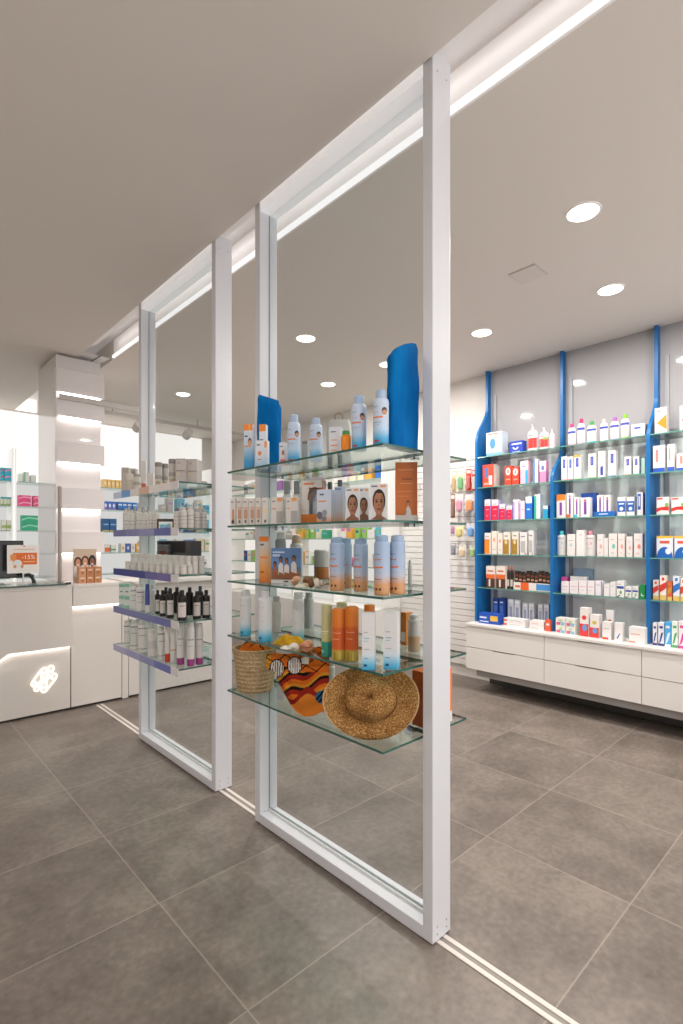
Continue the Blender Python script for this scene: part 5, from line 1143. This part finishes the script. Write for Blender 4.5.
# slim grey post, bell, display, monitor, card
ZC = 1.0128
px = XY(61, 4.72); p = MB(); p.lathe([(.032, 0), (.032, .006), (.015, .008), (.015, .80), (.013, .805)], mat('#a19a95', .5), 16); tag(p.build('slim_post', None, (px, 4.755, ZC)), 'slim grey upright post standing on the counter beside the column', 'post')
p = MB(); p.box(-.02, .02, -.012, .012, 0, .018, mat('#2a2727', .4), bev=.004); tag(p.build('card_reader', None, (XY(67.5, 4.52), 4.50, ZC)), 'tiny black block at the right front corner of the counter', 'device')
def monitor(x, y, z, w, h, rz, label):
    o = empty('monitor', (x, y, z), rz); bk = mat('#141414', .3)
    b = MB(); b.box(-w/2, w/2, -.012, .02, .05, .05+h, bk, bev=.004); hs = b.build('screen_housing', o)
    b = MB(); b.box(-w/2+.01, w/2-.01, -.0135, -.0125, .062, .04+h, mat('#0c0d0f', .12)); b.build('screen', hs)
    b = MB(); b.box(-.02, .02, .02, .04, .008, .05+h*.5, bk); b.box(-.09, .09, -.06, .08, 0, .008, bk); b.build('stand', o)
    tag(o, label, 'monitor', 'black monitors on the counters')
monitor(XY(0, 4.82)-.06, 4.835, ZC, .44, .30, -.1, 'black monitor at the left edge on the counter with emblem')
monitor(XY(183, 4.80), 4.86, ZC, .48, .30, .1, 'black monitor on the counter behind the far partition')
def promo():
    y = 4.60; x0, x1 = XY(7, y), XY(39, y); w = x1-x0; z0 = ZV(573, (x0+x1)/2, y); z1 = ZV(545, (x0+x1)/2, y); h = z1-z0
    ZC = 1.0246; o = empty('promotion_card', ((x0+x1)/2, y, ZC))
    b = MB(); b.box(-w/2, w/2, -.002, .002, z0-ZC, z1-ZC, mat('#ece8e4', .4)); f = lambda a, c, L: (-w/2+a*w, -.0025-.0003*L, z0-ZC+c*h)
    prints(b, w, h, [('r', (.18, .93, .3, .72), '#df6a1c'), ('r', (.1, .28, .45, .66), '#e8924a'), ('t', ('-15%', .66, .57, .42), '#f7efe8'), ('r', (.5, .88, .38, .42), '#f0b98c'), ('e', (.32, .34, .14, .14), '#e6e2e0'), ('e', (.24, .24, .05, .06), '#d89a6a'), ('e', (.46, .24, .05, .06), '#d89a6a'), ('r', (.2, .85, .83, .86), '#e0b79a'), ('r', (.5, .56, .94, .98), '#c0574a')], f); b.build('card', o)
    b = MB(); b.box(-.03, .03, -.02, .03, 0, .008, mat('#d9d5d2', .3)); b.tube([(0, .004, .008), (0, .004, z0-ZC+.02)], .006, mat('#d9d5d2', .3), 8); b.build('stand', o)
    tag(o, 'white promotion card reading -15% in orange on the counter', 'sign')
promo()
o = empty('barcode_scanner', (XY(30, 4.62), 4.66, 1.0246)); bk = mat('#1c1b1b', .4)
b = MB(); b.tube([(-.06, 0, .062), (0, 0, .068), (.03, 0, .05)], [.012, .016, .018], bk, 10); b.build('head', o); b = MB(); b.tube([(.02, 0, .05), (.035, 0, .02), (.035, 0, .0)], [.012, .013, .016], bk, 10); b.build('grip', o)
tag(o, 'small black handheld scanner beneath the promotion card', 'scanner')
# cardboard display of three smiling women with a stack of small tan boxes in front
def womencard():
    y = 4.62; x0, x1 = XY(73, y), XY(96.5, y); w = x1-x0; h = ZV(549, x0, y)-ZC
    o = empty('photo_display', ((x0+x1)/2, y, ZC)); b = MB(); b.box(-w/2, w/2, -.003, .003, 0, h, mat('#cdb9a4', .5))
    f = lambda a, c, L: (-w/2+a*w, -.0035-.0003*L, c*h); asp = w/h
    sh = [('r', (0, 1, .8, 1), '#c3ae98')]
    for cx, cy, hair, sk in ((.2, .60, '#4a2f22', '#c68f70'), (.5, .63, '#5a3a28', '#d29c7c'), (.8, .62, '#1f1714', '#8a5a40')):
        sh += [('e', (cx, cy, .17, .2 if cx > .7 else .17), hair), ('e', (cx, cy-.27, .18, .2), '#e6e0dc'), ('r', (cx-.05, cx+.05, cy-.2, cy-.08), sk), ('e', (cx, cy-.02, .1, .125), sk), ('e', (cx, cy-.075, .045, .02), '#e8e2de'), ('e', (cx-.04, cy+.01, .015, .012), '#2a1c16'), ('e', (cx+.04, cy+.01, .015, .012), '#2a1c16')]
    prints(b, w, h, sh, f); b.build('photo_panel', o)
    b = MB(); b.box(-.04, .04, .003, .05, 0, .006, mat('#cdb9a4', .5)); b.build('foot', o)
    tag(o, 'cardboard photo of three women on the narrow counter block', 'photo display')
    k = 0
    for r in range(2):
        for c in range(3):
            u0 = 78.5+c*7.8; xa, xb = XY(u0, 4.54), XY(u0+7.2, 4.54); hb = .066
            bx_ = carton('carton_box', (xa+xb)/2, 4.555, ZC+r*(hb+.0006), xb-xa, .05, hb, ('#c98f6c', '#b9764a', '#b57f52')[c], [('r', (.2, .8, .55, .75), '#e0c0a6'), ('e', (.5, .3, .2, .14), '#a0643c')], PI/2)
            reg(bx_, ('lower', 'upper')[r]+' small tan box', 'before the photo of three women', 'box', xa, 'tan boxes before the photo display')
womencard()
# track light near the back
root = empty('track_light', (2.6, 6.35, 2.88)); tag(root, 'white track light rail with round spots near the back wall', 'track light'); inv = Vector(root.location)
def part(mb, nm, par=None):
    o = mb.build(nm, root); o.location = -inv; return o
tm = mat('#bdb6b1', .4)
p = MB(); p.box(1.75, 4.3, 6.33, 6.37, 2.86, 2.90, tm); part(p, 'rail')
for xx in (2.2, 3.3, 4.1): p = MB(); p.tube([(xx, 6.35, 2.90), (xx, 6.35, CEIL-.001)], .008, tm, 8); part(p, 'hanger')
for xx in (2.52, 3.18, 3.75):
    p = MB(); p.tube([(xx, 6.35, 2.859), (xx, 6.35, 2.81)], .012, tm, 8); p.tube([(xx, 6.33, 2.80), (xx, 6.37, 2.79), (xx, 6.45, 2.76)], [.05, .055, .055], mat('#cfc9c4', .4), 16); part(p, 'spot_head')
flush_labels()

# ================================================================== LIGHT, CAMERA
wd = bpy.data.worlds.new('room_light'); SC.world = wd; wd.use_nodes = True
bg = wd.node_tree.nodes['Background']; bg.inputs[0].default_value = (1, .975, .955, 1); bg.inputs[1].default_value = 1.45
def area(loc, rot, sx_, sy_, p, c=(1, .97, .95), name='strip_lamp'):
    L = bpy.data.lights.new(name, 'AREA'); L.shape = 'RECTANGLE'; L.size = sx_; L.size_y = sy_; L.energy = p; L.color = c
    o = bpy.data.objects.new(name, L); COL.objects.link(o); o.location = loc; o.rotation_euler = rot; return o
area((1.60, 1.6, CEIL+.10), (0, math.radians(-65), 0), .03, 6.0, .55)                     # strip in the slot
cam = bpy.data.cameras.new('camera'); co = bpy.data.objects.new('camera', cam); COL.objects.link(co)
co.location = (0, 0, H); co.rotation_euler = (PI/2, 0, -TH)
cam.sensor_width = 36; cam.lens = F/1024*36; cam.shift_y = (VH-512)/1024; cam.clip_start = .05
SC.camera = co
SC.view_settings.view_transform = 'Standard'; SC.view_settings.look = 'None'; SC.view_settings.exposure = .22; SC.view_settings.gamma = 1
SC.cycles.max_bounces = 10; SC.cycles.diffuse_bounces = 4; SC.cycles.transparent_max_bounces = 32; SC.cycles.caustics_reflective = False; SC.cycles.caustics_refractive = False
SC.cycles.use_denoising = True
